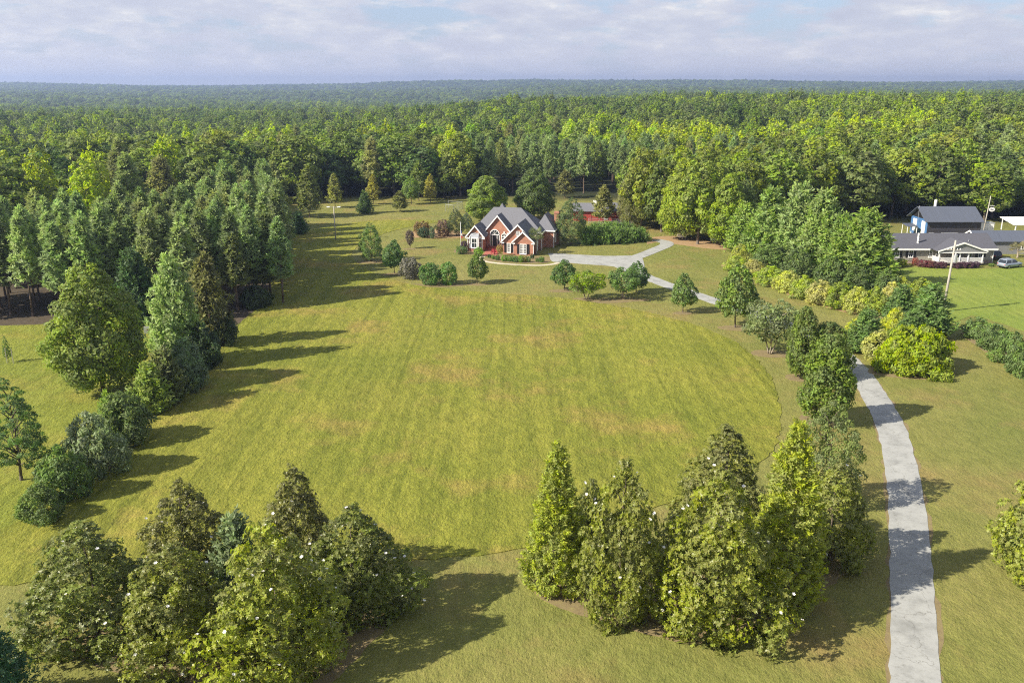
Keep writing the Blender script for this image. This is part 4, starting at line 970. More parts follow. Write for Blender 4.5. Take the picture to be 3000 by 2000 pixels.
# ------------------------------------------------------------------ red barn
def red_barn():
    c = V(1395, 508); w = 100 * K * mpp(c); root = empty('red_barn', c, R(-3), 'long red barn with a low grey roof, behind the brick house', 'barn')
    L = w / 2 + 3
    wl = MB(); wl.prism([(0, 0), (6.5, 0), (6.5, 2.6), (3.25, 4.0), (0, 2.6)], -L, w / 2 - 4.4, 'x'); wl.prism([(-.5, 0), (6, 0), (6, 2.75), (2.75, 4.2), (-.5, 2.75)], w / 2 - 4.4, w / 2, 'x')
    wl.build('wall', REDW, root)
    for y0, y1, x0, x1, ez, az in ((0, 6.5, -L - .3, w / 2 - 4.72, 2.6, 4.0), (-.5, 6, w / 2 - 4.7, w / 2 + .3, 2.75, 4.2)):
        m = (y0 + y1) / 2; s = (az - ez) / (m - y0)
        MB().prism([(y0 - .5, ez - .5 * s + .03), (m, az + .03), (y1 + .5, ez - .5 * s + .03), (y1 + .5, ez - .5 * s + .17), (m, az + .17), (y0 - .5, ez - .5 * s + .17)], x0, x1, 'x').build('roof', SHINGLE, root)
    window(root, -.4, 0, .5, 1.0, 1.5, 2, 3); window(root, w / 2 - 1.9, -.5, .5, .8, 1.3, 2, 3)
    d = MB().box(-L + 2.5, -L + 4.5, -.06, -.002, 0, 2.1).build('door', REDW, root); MB().box(-L + 4.3, -L + 4.36, -.12, -.062, .9, 1.1).build('handle', STEEL, d)
    MB().box(-3.6, -2.7, 2.0, 2.8, 3.2, 4.9).build('vent', WHITE, root)
    for x, r in ((1.8, .9), (4.6, 1.1)):
        m = MB(); pts = [(x - r, -1.1, 0)] + [(x - r * math.cos(t), -1.1, 1.2 + r * .5 * math.sin(t)) for t in np.linspace(0, PI, 9)] + [(x + r, -1.1, 0)]
        m.tube(pts, .06, 6); f = m.build('garden_arch', WHITE, None); f.location = root.location; f.rotation_euler = root.rotation_euler
        props(f, 'white pipe arch in front of the red barn, ' + ('nearer the barn middle' if x < 3 else 'nearer the barn end'), 'arch', 'white arches by the red barn')
red_barn()
def rail_fence(name, pts, h, label, mat, rails=3, step=2.4, group=None, th=.05, mesh=False):
    e = empty(name, pts[0], 0, label, 'fence', group); o = Vector(pts[0])
    for a, b in zip(pts, pts[1:]):
        a = Vector(a) - o; b = Vector(b) - o; n = max(1, int((b - a).length / step))
        for i in range(n + 1):
            q = a.lerp(b, i / n); MB().tube([q, q + Vector((0, 0, h))], th, 6).build('post', mat, e)
        m = MB()
        for j in range(rails): z = h * (j + .9) / rails; m.tube([a + Vector((0, 0, z)), b + Vector((0, 0, z))], th * .6, 5)
        m.build('rail', mat, e)
        if mesh:
            m = MB(); L_ = (b - a).length; k = int(L_ / .35)
            for i in range(k): q = a.lerp(b, i / k); m.tube([q + Vector((0, 0, .05)), q + Vector((0, 0, h))], .008, 3, False)
            m.build('netting', mat, e)
rail_fence('rail_fence', [V(1352, 514), V(1400, 516), V(1448, 517)], 1.4, 'white pipe fence running along the front of the red barn', STEEL)
rail_fence('chain_fence', [V(1024, 487), V(1042, 489), V(1062, 481), V(1030, 478)], 2.2, 'grey wire pen with a bent top rail on the back lawn beside the bright oak', STEEL, 1, 3, mesh=True)
rail_fence('rail_fence', [V(1500, 516), V(1540, 517)], 1.2, 'short dark rail fence under the forest edge', WOODP)

# ------------------------------------------------------------------ grey house and its outbuildings
def grey_house():
    P = G(2560 + 1850 * .187, 600 + 915 * .187); root = empty('grey_house', P, 0, 'long low grey house with white railed porch and dark roof', 'house')
    m = mpp(P); u = .187 * m                         # metres per reading pixel
    X = lambda q: (q - 1850) * u
    x0 = X(40); D = 8.2; EZ = 3.05; RZ = 5.0
    wl = MB(); wl.prism([(0, .55), (D, .55), (D, EZ), (D / 2, RZ - .05), (0, EZ)], x0, 0, 'x')
    wl.build('wall', SIDING, root)
    MB().box(x0 + .05, -.05, .06, D - .05, 0, .548).build('skirting', STONE, root)
    s = (RZ - EZ) / (D / 2)
    rf = MB().prism([(-.55, EZ - .55 * s + .02), (D / 2, RZ + .02), (D + .55, EZ - .55 * s + .02), (D + .55, EZ - .55 * s + .18), (D / 2, RZ + .2), (-.55, EZ - .55 * s + .18)], x0 - .4, .45, 'x').build('roof', SHINGLE2, root)
    MB().box(x0 - .42, X(830), -.64, -.553, EZ - .42, EZ - .1).box(X(1560), .47, -.64, -.553, EZ - .42, EZ - .1).build('gutter', WHITE, rf)
    # porch under its own front gable
    a, b = X(900), X(1600); pd = 2.6
    pr = link('porch', None, root); pr.location = (0, 0, 0)
    MB().box(a, b, -pd, -.002, .45, .62).build('deck', WOODP, pr)
    ax = (a + b) / 2; pz = EZ + 1.35
    MB().prism([(a - .35, EZ - .28), (ax, pz), (b + .35, EZ - .28), (b + .35, EZ - .12), (ax, pz + .17), (a - .35, EZ - .12)], -pd - .25, 2.5).build('roof', SHINGLE2, pr)
    g = MB().prism([(a - .1, EZ - .38), (b + .1, EZ - .38), (b + .1, EZ - .3), (ax, pz - .12), (a - .1, EZ - .3)], -pd - .05, -pd + .05); g.build('gable', SIDING_G, pr)
    t = MB(); t.prism([(a - .4, EZ - .36), (ax, pz - .1), (b + .4, EZ - .36), (b + .4, EZ - .1), (ax, pz + .2), (a - .4, EZ - .1)], -pd - .34, -pd - .253); t.box(a - .3, b + .3, -pd - .2, -pd - .055, EZ - .56, EZ - .385); t.build('fascia', WHITE, pr)
    for q in (905, 1125, 1225, 1355, 1575):
        x = X(q); MB().box(x - .09, x + .09, -pd, -pd + .18, .62, EZ - .39).build('post', WHITE, pr)
    rl = MB(); rl.box(a, b, -pd + .05, -pd + .13, 1.5, 1.58); rl.box(a, b, -pd + .05, -pd + .13, .75, .81)
    n = 60
    for i in range(n): x = a + (b - a) * i / n; rl.box(x, x + .05, -pd + .07, -pd + .11, .81, 1.5)
    rl.build('railing', WHITE, pr)
    rl = MB(); rl.box(a - .02, a + .06, -pd + .19, -.01, 1.5, 1.58); rl.box(a - .02, a + .06, -pd + .19, -.01, .75, .81)
    for i in range(16): y = -pd + .2 + (pd - .25) * i / 16; rl.box(a, a + .04, y, y + .05, .81, 1.5)
    rl.build('railing', WHITE, pr)
    for q, sh in ((345, 1), (560, 1), (1650, 1), (985, 0), (1480, 0)): window(root, X(q), 0, 1.15, .95, 1.55, 2, 2, shutters=bool(sh))
    window(root, X(870), 0, 1.15, .7, 1.5, 2, 2)
    d = MB().box(X(1290) - .48, X(1290) + .48, -.08, -.002, .62, 2.7).build('door', BLACK, root); MB().tube([(X(1290) + .36, -.082, 1.6), (X(1290) + .36, -.16, 1.6)], .03, 5).build('handle', STEEL, d)
    MB().box(X(1840), X(1840) + .1, -.15, -.05, .1, EZ - .4).build('downspout', WHITE, root)
    MB().tube([(X(690), 1.2, EZ + .3), (X(690), 1.2, EZ + 2.6)], .17, 8).tube([(X(690), 1.2, EZ + .28), (X(690), 1.2, EZ + .75)], [.42, .2], 8).build('flue_pipe', WHITE, root)
    for q, y in ((1500, 1.6), (270, 5.2)): MB().tube([(X(q), y, EZ + .6), (X(q), y, EZ + (1.3 if q < 1000 else 1.2))], .09, 6).build('vent_pipe', STEEL, root)
    return root, X, u
grey, GX, GU = grey_house()
P0 = grey.location.copy()
def blue_barn():
    p = G(2560 + 815 * .187, 600 + 520 * .187); m = mpp(p) * .187; root = empty('blue_barn', p, R(0), 'dark metal barn with a bright blue end wall holding two white panels', 'barn')
    L = 835 * m; W = 8.2; ez = 4.0; az = 6.4
    MB().prism([(0, 0), (W, 0), (W, ez), (W / 2, az), (0, ez)], .03, L, 'x').build('wall', DARKMETAL, root)
    w = MB().prism([(.05, 0), (W - .05, 0), (W - .05, ez - .02), (.05, ez - .02)], -.05, .026, 'x'); w.build('wall', BLUEW, root)['label'] = 'bright blue end wall'
    w = MB().prism([(.05, ez - .015), (W - .05, ez - .015), (W / 2, az - .1)], -.05, .026, 'x'); w.build('gable', BLACK, root)
    s = (az - ez) / (W / 2)
    rf = MB().prism([(-.7, ez - .7 * s + .02), (W / 2, az + .02), (W + .7, ez - .7 * s + .02), (W + .7, ez - .7 * s + .15), (W / 2, az + .16), (-.7, ez - .7 * s + .15)], -.9, L + .3, 'x').build('roof', METALROOF, root)
    for y in (1.0, 5.2):
        f = MB().box(-.12, -.052, y, y + 1.7, .7, 3.5).build('shutter_panel', WHITE, root)
    MB().tube([(-.6, W * .45, ez - .5), (-.6, W * .45, az + .4)], .05, 5).build('antenna', STEEL, root)
    MB().tube([(L * .3, W * .62, az - 1.2), (L * .3, W * .62, az + 1.5)], .3, 10).build('flue_pipe', WHITE, root)
    return root, L, p
bb, BL, BP = blue_barn()
def lean_to(p, label):
    e = empty('lean_to', p, 0, label, 'shelter'); MB().prism([(0, 2.2), (3, 2.5), (3, 2.62), (0, 2.32)], -2.6, -.2, 'x').build('roof', METALROOF, e)
    for x in (-2.5, -.4):
        for y in (.15, 2.8): MB().tube([(x, y, 0), (x, y, 2.25)], .07, 5).build('post', WHITE, e)
lean_to(BP + Vector((-.9, 2, 0)), 'little lean-to roof on white posts at the blue barn end')
for i, (q, w, mat, lb) in enumerate(((845, 70, SIDING, 'grey panel crate against the dark barn wall, by the blue end'), (1035, 55, SIDING, 'grey crate left of the green ones behind the grey house'), (1100, 62, GREENP, 'light green crate behind the grey house'),
        (1165, 60, GREENP, 'second green crate, right of the light one'), (1225, 58, SIDING, 'pale slatted crate right of the green ones'))):
    e = empty('storage_crate', (0, 0, 0), 0, lb, 'crate', 'crates along the barn wall'); x = BP.x + (q - 815) * .187 * mpp(BP); e.location = (x, BP.y - 1.6, 0); h = 1.35; w_ = w * .187 * mpp(BP) / 2 - .03
    m = MB(); m.box(-w_, w_, -.5, .5, 0, h)
    m.build('body', mat, e); t = MB()
    for j in range(5): t.box(-w_ + j * w_ * .45, -w_ + j * w_ * .45 + .05, -.54, -.503, .05, h)
    t.box(-w_ - .03, w_ + .03, -.56, .53, h + .002, h + .07); t.build('lid', STEEL, e)
def shed():
    p = G(2560 + 1520 * .187, 600 + 800 * .187); d = P0.y + 9.3; sc_ = d / p.y
    root = empty('garage_shed', (p.x * sc_ + 1.0, d, 0), 0, 'grey sided garage with a pale gabled roof behind the right end of the grey house', 'garage')
    W = 11.6; Dp = 6.2; ez = 2.7; az = 4.2
    MB().prism([(0, 0), (Dp, 0), (Dp, ez), (Dp / 2, az), (0, ez)], 0, W, 'x').build('wall', SIDING_G, root)
    s = (az - ez) / (Dp / 2); rf = MB().prism([(-.4, ez - .4 * s + .02), (Dp / 2, az + .02), (Dp + .4, ez - .4 * s + .02), (Dp + .4, ez - .4 * s + .15), (Dp / 2, az + .16), (-.4, ez - .4 * s + .15)], -.3, W + .4, 'x').build('roof', METALROOF, root)
    MB().prism([(-.44, ez - .44 * s - .1), (Dp / 2, az - .06), (Dp + .44, ez - .44 * s - .1), (Dp + .44, ez - .44 * s + .18), (Dp / 2, az + .22), (-.44, ez - .44 * s + .18)], -.38, -.302, 'x').build('rake_board', WHITE, rf)
    window(root, W - 2.2, 0, 1.0, .9, 1.2, 2, 2); MB().box(W + .002, W + .08, 1.0, 3.6, 0, 2.2).build('door', SIDING, root)
    MB().box(-.06, -.002, 1.8, 4.4, .4, 3.2).build('gable', SIDING, root)
shed()
def trailer():
    p = BP + Vector((BL + .4, 3.5, 0)); e = empty('white_trailer', p, 0, 'white box trailer parked at the far end of the dark barn', 'trailer')
    b = MB().box(0, 4.6, 0, 2.2, .55, 2.75).build('body', WHITE, e, bevel=.08); MB().box(-.05, 4.65, -.05, 2.25, 2.753, 2.9).build('roof', STEEL, e)
    d = MB().box(3.0, 4.1, -.05, -.002, .7, 2.3).build('door', WHITE, e); MB().box(3.05, 3.12, -.1, -.052, 1.3, 1.5).build('handle', BLACK, d)
    for x in (1.8, 2.7): wheel(e, x, 0, .38)
    MB().tube([(0, 1.1, .6), (-1.2, 1.1, .5)], .06, 5).build('drawbar', STEEL, e)
TYRE = flat('tyre', (.015, .015, .016), rough=.8); RIM = flat('rim', (.45, .46, .48), rough=.3, metal=.8)
def wheel(e, x, y, r, w=.22):
    t = MB().tube([(x, y - w / 2, r), (x, y + w / 2, r)], r, 18).build('wheel', TYRE, e); MB().tube([(x, y - w / 2 - .01, r), (x, y + w / 2 + .01, r)], r * .62, 12).build('rim', RIM, t); return t
trailer()
def carport():
    p = G(2560 + 2200 * .187, 600 + 530 * .187); e = empty('carport', p, 0, 'white-roofed carport at the right picture edge behind the grey house', 'carport')
    MB().prism([(0, 3.0), (6, 3.9), (6, 4.02), (0, 3.12)], -.6, 7.5, 'x').build('roof', WHITE, e)
    for x in (0, 3.4, 7):
        for y in (.2, 5.7): MB().box(x - .08, x + .08, y - .08, y + .08, 0, 3.0 + y * .15).build('post', WHITE, e)
carport()
def vehicle(name, p, rz, L, W, Hh, paint, label, cat='car'):
    """body lofted through cross-sections, glass house set into it"""
    e = empty(name, p, rz, label, cat); hl = L / 2; b = MB()
    secs = [(-hl, .45, .95, .80), (-hl + .12, .3, 1.05, .94), (-hl * .6, .28, 1.06, 1.0), (-hl * .1, .26, 1.03, 1.0), (hl * .45, .26, 1.0, 1.0), (hl * .75, .28, .98, .97), (hl - .18, .32, .86, .9), (hl, .45, .7, .74)]
    k = 10; vs = []
    for x, z0, z1, wf in secs:
        w = W / 2 * wf; vs += [(x, -w * .9, z0), (x, -w, z0 + .12), (x, -w, z0 + (z1 - z0) * .62), (x, -w * .93, z1 - .03), (x, -w * .8, z1), (x, w * .8, z1), (x, w * .93, z1 - .03), (x, w, z0 + (z1 - z0) * .62), (x, w, z0 + .12), (x, w * .9, z0)]
    fs = [tuple(range(k)), tuple(range(len(vs) - 1, len(vs) - 1 - k, -1))]
    for i in range(len(secs) - 1): fs += [(i * k + j, i * k + (j + 1) % k, (i + 1) * k + (j + 1) % k, (i + 1) * k + j) for j in range(k)]
    b.add(vs, fs)
    body = b.build('body', paint, e, True)
    # cabin: roof skin over dark glass
    def cab(x0, x1, xr0, xr1, z0, z1, w0, w1):
        return [(x0, -w0, z0), (x1, -w0, z0), (x1, w0, z0), (x0, w0, z0), (xr0, -w1, z1), (xr1, -w1, z1), (xr1, w1, z1), (xr0, w1, z1)], [(0, 1, 5, 4), (1, 2, 6, 5), (2, 3, 7, 6), (3, 0, 4, 7), (4, 5, 6, 7), (0, 3, 2, 1)]
    MB().add(*cab(-hl + .1, hl * .42, -hl + .45, hl * .1, 1.0, Hh - .1, W / 2 * .9, W / 2 * .74)).build('window', GLASS, e)
    r = MB(); r.add(*cab(-hl + .34, hl * .13, -hl + .5, hl * .02, Hh - .12, Hh, W / 2 * .77, W / 2 * .66)); r.build('roof', paint, e, bevel=.05)
    for s in (-1, 1):
        pl = MB()
        for xa, xb in ((-hl + .1, -hl + .47), (-hl * .28, -hl * .26), (hl * .42, hl * .1)):
            pl.tube([(xa, s * W / 2 * .9, 1.0), (xb, s * W / 2 * .75, Hh - .1)], .05, 5)
        pl.build('pillar', paint, e)
        MB().box(-hl + .55, hl * .0, s * W / 2 * .6 - .025, s * W / 2 * .6 + .025, Hh + .03, Hh + .07).build('roof_rail', STEEL, e)
        MB().box(hl * .3, hl * .3 + .16, s * (W / 2 + .1) - .09, s * (W / 2 + .1) + .09, 1.02, 1.18).build('mirror', paint, e)
        MB().box(-hl - .02, -hl + .1, s * W * .36 - .14, s * W * .36 + .14, .78, .93).build('tail_light', REDC, e)
        MB().box(hl - .14, hl + .0, s * W * .32 - .15, s * W * .32 + .15, .64, .76).build('headlight', WHITE, e)
        for x in (-hl * .58, hl * .62): wheel(e, x, s * (W / 2 - .1), .36)
    MB().box(-hl - .05, -hl + .3, -W * .4, W * .4, .34, .5).build('bumper', BLACK, e)
    return e
SILVER = flat('silver_paint', (.34, .38, .44), rough=.28, spec=.6, metal=.45, var=.03); DKBLUE = flat('dark_paint', (.02, .026, .034), rough=.25, spec=.6)
vehicle('parked_car', G(2957, 783), R(24), 4.9, 1.95, 1.72, SILVER, 'silver estate car parked on the grass at the right end of the grey house')
vehicle('parked_car', G(2902, 756), R(95), 4.5, 1.9, 1.7, DKBLUE, 'dark car half hidden behind the right corner of the grey house')

def utility_pole():
    p = V(2166, 716); h = height_at(p, 552 * K); e = empty('utility_pole', p, 0, 'tall grey wooden utility pole with transformer, in front of the grey house', 'utility pole')
    e.rotation_euler = (0, R(1.6), 0)
    MB().tube([(0, 0, -.3), (0, 0, h * .5), (0, 0, h)], [.2, .17, .13], 10).build('post', WOODP, e, True)
    t = MB().tube([(.32, -.12, h * .70), (.32, -.12, h * .70 + 1.15)], .3, 12).build('transformer', STEEL, e); MB().tube([(.32, -.12, h * .70 + 1.152), (.32, -.12, h * .70 + 1.4)], .06, 6).build('bushing', WHITE, t)
    MB().box(-1.0, 1.0, -.06, .06, h - 1.5, h - 1.38).build('crossarm', WOODP, e)
    for x in (-.9, -.45, .5, .9): MB().tube([(x, 0, h - 1.378), (x, 0, h - 1.18)], .06, 6).build('insulator', WHITE, e)
    return p, h
UP, UH = utility_pole()
def wire(a, b, sag, label):
    m = MB(); m.tube([Vector(a).lerp(Vector(b), i / 14) - Vector((0, 0, sag * 4 * (i / 14) * (1 - i / 14))) for i in range(15)], .012, 4)
    props(m.build('power_cable', BLACK), label, 'cable')
wire(UP + Vector((.3, 0, UH - 1.3)), P0 + Vector((GX(1500), 1, 4.2)), .6, 'thin cable from the utility pole down to the grey house roof')
wire(UP + Vector((0.2, 0, UH - .4)), BP + Vector((BL + .2, -.5, 8)), .8, 'thin cable from the utility pole to the pole beside the dark barn')
def sign_pole():
    p = BP + Vector((BL + .3, -.6, 0)); e = empty('light_pole', p, 0, 'leaning pale pole at the end of the dark barn', 'pole'); h = 9.5; e.rotation_euler = (0, R(3), 0)
    MB().tube([(0, 0, -.2), (0, 0, h)], [.13, .09], 8).build('post', WOODP, e, True); MB().tube([(0, 0, h - 2.1), (1.3, 0, h - 2.1)], .05, 5).build('arm', WHITE, e)
    s = empty('hanging_sign', p + Vector((1.2, -.05, 0)), 0, 'white oval sign with dark lettering hanging from the pole by the dark barn', 'sign')
    k = 24; hz = h - 3.0
    MB().prism([(math.cos(2 * PI * i / k) * .66, hz + math.sin(2 * PI * i / k) * .46) for i in range(k)], -.04, .04).build('board', WHITE, s)
    # dark script across the board
    t = MB(); pts = [(-.38, .1), (-.2, .16), (-.36, -.12), (-.18, -.1), (-.1, .06), (-.02, -.1), (.05, .05), (.12, -.16), (.14, .06), (.22, -.06), (.26, .08), (.38, .05)]
    t.tube([(x, -.05, hz + z) for x, z in pts], .028, 4); t.build('lettering', BLACK, s)
    t = MB()
    for x in (-.3, .3): t.tube([(x, 0, hz + .4), (x, 0, h - 2.12)], .015, 4)
    t.build('chain', STEEL, s)
sign_pole()
def yard_light():
    p = V(771, 551); h = height_at(p, 474 * K); e = empty('yard_light_pole', p, 0, 'slim wooden pole with two outstretched lamps on the left lawn', 'light pole')
    MB().tube([(0, 0, -.2), (0, 0, h)], [.14, .1], 8).build('post', WOODP, e, True); MB().tube([(-1.0, 0, h - .15), (0, 0, h - .25), (1.0, 0, h - .2)], .05, 5).build('arm', STEEL, e)
    for x in (-1.2, 1.15): MB().box(x - .35, x + .35, -.18, .18, h - .26, h - .06).build('lamp', WHITE, e, bevel=.04)
yard_light()
def flagpole():
    p = G(1000 + 824 * .4254, 200 + 1268 * .4254); h = height_at(p, 200 + 1062 * .4254); e = empty('flagpole', p, 0, 'white flagpole with a limp flag by the left corner of the brick house', 'flagpole')
    MB().tube([(0, 0, 0), (0, 0, h)], [.06, .035], 8).build('post', WHITE, e, True); MB().tube([(0, 0, h), (0, 0, h + .14)], .08, 8).build('finial', STEEL, e)
    f = empty('flag', p + Vector((.06, 0, h * .52)), 0, 'limp folded flag hanging on the flagpole, red white and blue', 'flag')
    for j, (c, n) in enumerate((((.55, .06, .07), 'red_cloth'), ((.8, .78, .75), 'white_cloth'), ((.05, .08, .25), 'blue_cloth'))):
        m = MB(); z0 = (-.1, .35, .85)[j]
        prof = [(0, z0), (.28 - .04 * j, z0 - .25), (.34 - .05 * j, z0), (.1, z0 + .48), (0, z0 + .48)]
        m.prism(prof, -.03, .03); m.build('cloth', flat(n, c, rough=.8, var=.05), f)
flagpole()
def board_sign():
    p = V(346, 776); e = empty('notice_board', p, R(20), 'small white sign on posts at the plantation edge, left of the pale conifer', 'sign')
    MB().box(-.75, .75, -.03, .03, .75, 1.6).build('board', WHITE, e)
    t = MB()
    for x in (-.3, .02, .3): t.box(x - .07, x + .09, -.045, -.032, 1.12, 1.24)
    t.build('lettering', REDC, e)
    for x in (-.6, .6): MB().box(x - .05, x + .05, .032, .12, -.1, 1.7).build('post', WOODP, e)
board_sign()
for x, lb in ((17, 'left wooden stake beside the tiny sapling'), (31, 'right wooden stake beside the tiny sapling')):
    p = V(x, 835); props(MB().tube([(0, 0, -.1), (0, 0, 2.0)], .04, 5).build('wooden_stake', WOODP), lb, 'stake', 'stakes of the sapling').location = p
# small things at the drive end and round the grey house
def cart():
    p = G(1997, 702); e = empty('garden_cart', p, R(20), 'small white garden cart at the end of the drive under the forest edge', 'cart')
    MB().prism([(-.8, .6), (.8, .6), (.95, 1.2), (-.95, 1.2)], -.5, .5).build('tray', WHITE, e)
    for s in (-1, 1): wheel(e, -.2, s * .55, .32, .1); MB().tube([(.7, s * .4, 0), (.7, s * .4, .62)], .03, 5).build('leg', STEEL, e)
    MB().tube([(.9, 0, .8), (1.7, 0, 1.15)], .03, 5).build('handle', STEEL, e)
cart()
def bench():
    p = G(2092, 710); e = empty('garden_bench', p, R(-8), 'low pale bench under the dark trees by the clay edge', 'bench')
    MB().box(-.9, .9, -.25, .25, .42, .48).build('seat', WHITE, e); MB().box(-.9, .9, .2, .25, .55, .95).build('backrest', WHITE, e)
    for x in (-.8, .8): MB().box(x - .04, x + .04, -.22, .23, 0, .418).build('leg', STEEL, e)
bench()
def playset():
    p = BP + Vector((-11.5, 8, 0)); e = empty('climbing_frame', p, R(10), 'orange timber play frame with white rails left of the blue barn', 'play frame')
    for x in (0, 2.6):
        for y in (0, 1.6): MB().box(x - .06, x + .06, y - .06, y + .06, 0, 2.2).build('post', ORANGE, e)
    MB().box(-.1, 2.7, -.1, 1.7, 1.2, 1.3).build('deck', ORANGE, e); MB().prism([(-.3, 2.2), (2.9, 2.2), (1.3, 2.9)], -.3, 1.9).build('roof', REDC, e)
    for z in (1.5, 1.8): MB().box(2.8, 4.8, .0, .06, z, z + .1).build('rail', WHITE, e)
    q = p + Vector((-1.9, -1.0, 0)); t = empty('play_tent', q, 0, 'small red play tent beside the timber play frame', 'tent'); m = MB(); m.add([(-.8, -.8, 0), (.8, -.8, 0), (.8, .8, 0), (-.8, .8, 0), (0, 0, 1.7)], [(3, 2, 1, 0), (0, 1, 4), (1, 2, 4), (2, 3, 4), (3, 0, 4)]); m.build('canvas', REDC, t)
    MB().tube([(0, 0, 1.6), (0, 0, 1.95)], .04, 5).build('pole', WOODP, t)
playset()
# shrubs in front of the grey house
GP2 = 'dark red shrubs below the porch'
def gq(q, yq): return (2560 + q * .187) / K, (600 + yq * .187) / K
for q, y, a, w, t, lb in ((770, 975, 870, 135, (.085, .03, .035), 'first dark red shrub at the left corner of the porch'), (870, 985, 880, 110, (.09, .035, .035), 'brighter red shrub second from the porch left corner'), (965, 990, 895, 120, (.06, .028, .035), 'dark red shrub third in the porch row'),
        (1070, 994, 898, 120, (.055, .026, .034), 'dark red shrub behind the pole base'), (1280, 992, 900, 130, (.05, .025, .035), 'dark purple shrub right of the pole'), (1395, 990, 900, 125, (.055, .028, .04), 'dark purple shrub below the middle of the railing'),
        (1500, 988, 900, 120, (.05, .026, .04), 'dark purple shrub second from the right of the porch row'), (1590, 980, 895, 110, (.05, .028, .045), 'last dark purple shrub at the right porch corner')):
    X_, Y_ = gq(q, y); put('bush', X_, Y_, (600 + a * .187) / K, w * .187 / K * 1.15, t, 'red_shrub', lb, 'shrub', GP2)
for q, y, a, w, t, lb in ((425, 965, 855, 170, (.15, .17, .025), 'yellow-green shrub under the left windows of the grey house'), (640, 950, 835, 95, (.19, .07, .05), 'reddish flowering shrub between windows and porch'), (1840, 965, 920, 90, (.09, .13, .03), 'low green shrub beside the right corner of the grey house')):
    X_, Y_ = gq(q, y); put('bush', X_, Y_, (600 + a * .187) / K, w * .187 / K, t, 'shrub', lb, 'shrub')

# ------------------------------------------------------------------ the woods
def inside(poly, x, y):
    c = False; n = len(poly)
    for i in range(n):
        x0, y0 = poly[i]; x1, y1 = poly[(i + 1) % n]
        if (y0 > y) != (y1 > y) and x < (x1 - x0) * (y - y0) / (y1 - y0) + x0: c = not c
    return c
def inview(x, y, m=6): return abs(x) < .625 * (y * cp + (H_CAM) * sp) + m
def scatter(poly, step, seed, jit=.32, rows=False):
    rng = random.Random(seed); xs = [p[0] for p in poly]; ys = [p[1] for p in poly]; out = []; j = 0
    y = min(ys)
    while y < max(ys):
        x = min(xs) + (step / 2 if j % 2 else 0)
        while x < max(xs):
            a, b = x + rng.uniform(-jit, jit) * step, y + rng.uniform(-jit, jit) * step
            if inside(poly, a, b) and inview(a, b): out.append((a, b))
            x += step
        y += step * .87; j += 1
    return sorted(out, key=lambda q: q[1])
WR = random.Random(77)
def joined(key):
    """crown and trunk of a kind as one mesh with two materials, for trees too small to show parts"""
    out = []
    for cm, tm, h0, r0 in KINDS[key]:
        nv = len(cm.vertices); co = np.empty(nv * 3, np.float32); cm.vertices.foreach_get('co', co); co = co.reshape(-1, 3)
        f = [tuple(p.vertices) for p in cm.polygons]; tv = [tuple(v.co) for v in tm.vertices]; tf = [tuple(i + nv for i in p.vertices) for p in tm.polygons]
        sp_ = np.empty(nv, np.float32); cm.attributes['spray'].data.foreach_get('value', sp_)
        me = mesh_np(key, np.vstack([co, np.array(tv, np.float32)]), f + tf, [cm.materials[0], tm.materials[0]], spray=np.concatenate([sp_, np.full(len(tv), .5, np.float32)]), midx=[0] * len(f) + [1] * len(tf))
        out.append((me, h0, r0))
    return out
JOIN = {}
def wood(poly, step, seed, mix, label, group, parts=True, name=None):
    """mix: list of (weight, key, name, tint, height range, width range, label words)"""
    for x, y in scatter(poly, step, seed):
        k = WR.uniform(0, sum(m[0] for m in mix))
        for w, key, nm, tint, hr, wr, words in mix:
            k -= w
            if k <= 0: break
        hh, ww = WR.uniform(*hr), WR.uniform(*wr); loc = Vector((x, y, ground_z(x, y) - .1)); lb = f'{words} {label}'
        g = WR.uniform(.78, 1.22); t = [min(1, c * g * WR.uniform(.95, 1.05)) for c in tint]
        if parts: plant(key, loc, hh, ww, t, nm, lb, 'tree', f'{nm.replace("_", " ")}s {group}')
        else:
            if key not in JOIN: JOIN[key] = joined(key)
            me, h0, r0 = WR.choice(JOIN[key]); s = ww / 2 / r0
            o = link(nm, me); o.location = loc; o.rotation_euler = (0, 0, WR.uniform(0, 6.28)); o.scale = (s, s, hh / h0); o.color = (*[min(1, q * GAIN * (1.2 if me.materials[0] == NEEDLE else 1)) for q in t], 1)
            props(o, lb, 'tree', f'{nm.replace("_", " ")}s {group}')
PINE = (.112, .142, .056); PINE_T = (.13, .142, .055); DEC = (.085, .112, .024); DEC2 = (.12, .145, .024); DEC3 = (.085, .112, .032); POP = (.18, .215, .02); POPD = (.11, .16, .024); DARK = (.055, .08, .024)
# pine plantation on the left
PLANT = [(-90, 121), (-56, 121), (-46, 126), (-36, 131), (-40, 150), (-50, 183), (-58, 205), (-92, 205), (-135, 178), (-135, 121)]
wood([(-96, 120), (-56, 120), (-45, 126), (-36, 131), (-38, 139), (-96, 133)], 4.4, 1, [(1, 'pine', 'pine_tree', PINE, (13.5, 16), (5.2, 6.4), 'tall pine showing its bare trunk in the')], 'front rows of the left plantation', 'in the front rows of the plantation')
wood([(-110, 134), (-39, 140), (-42, 156), (-50, 183), (-56, 206), (-70, 204), (-66, 172), (-74, 151), (-110, 149)], 5.8, 2, [(3, 'pine', 'pine_tree', PINE, (14, 17), (5.4, 6.6), 'tall green pine, only its tufted top seen, inside'), (1, 'pine', 'pine_tree', PINE_T, (13, 16.5), (5.6, 7), 'tan-tipped pine, only its tufted top seen, inside')], 'the left plantation', 'inside the plantation')
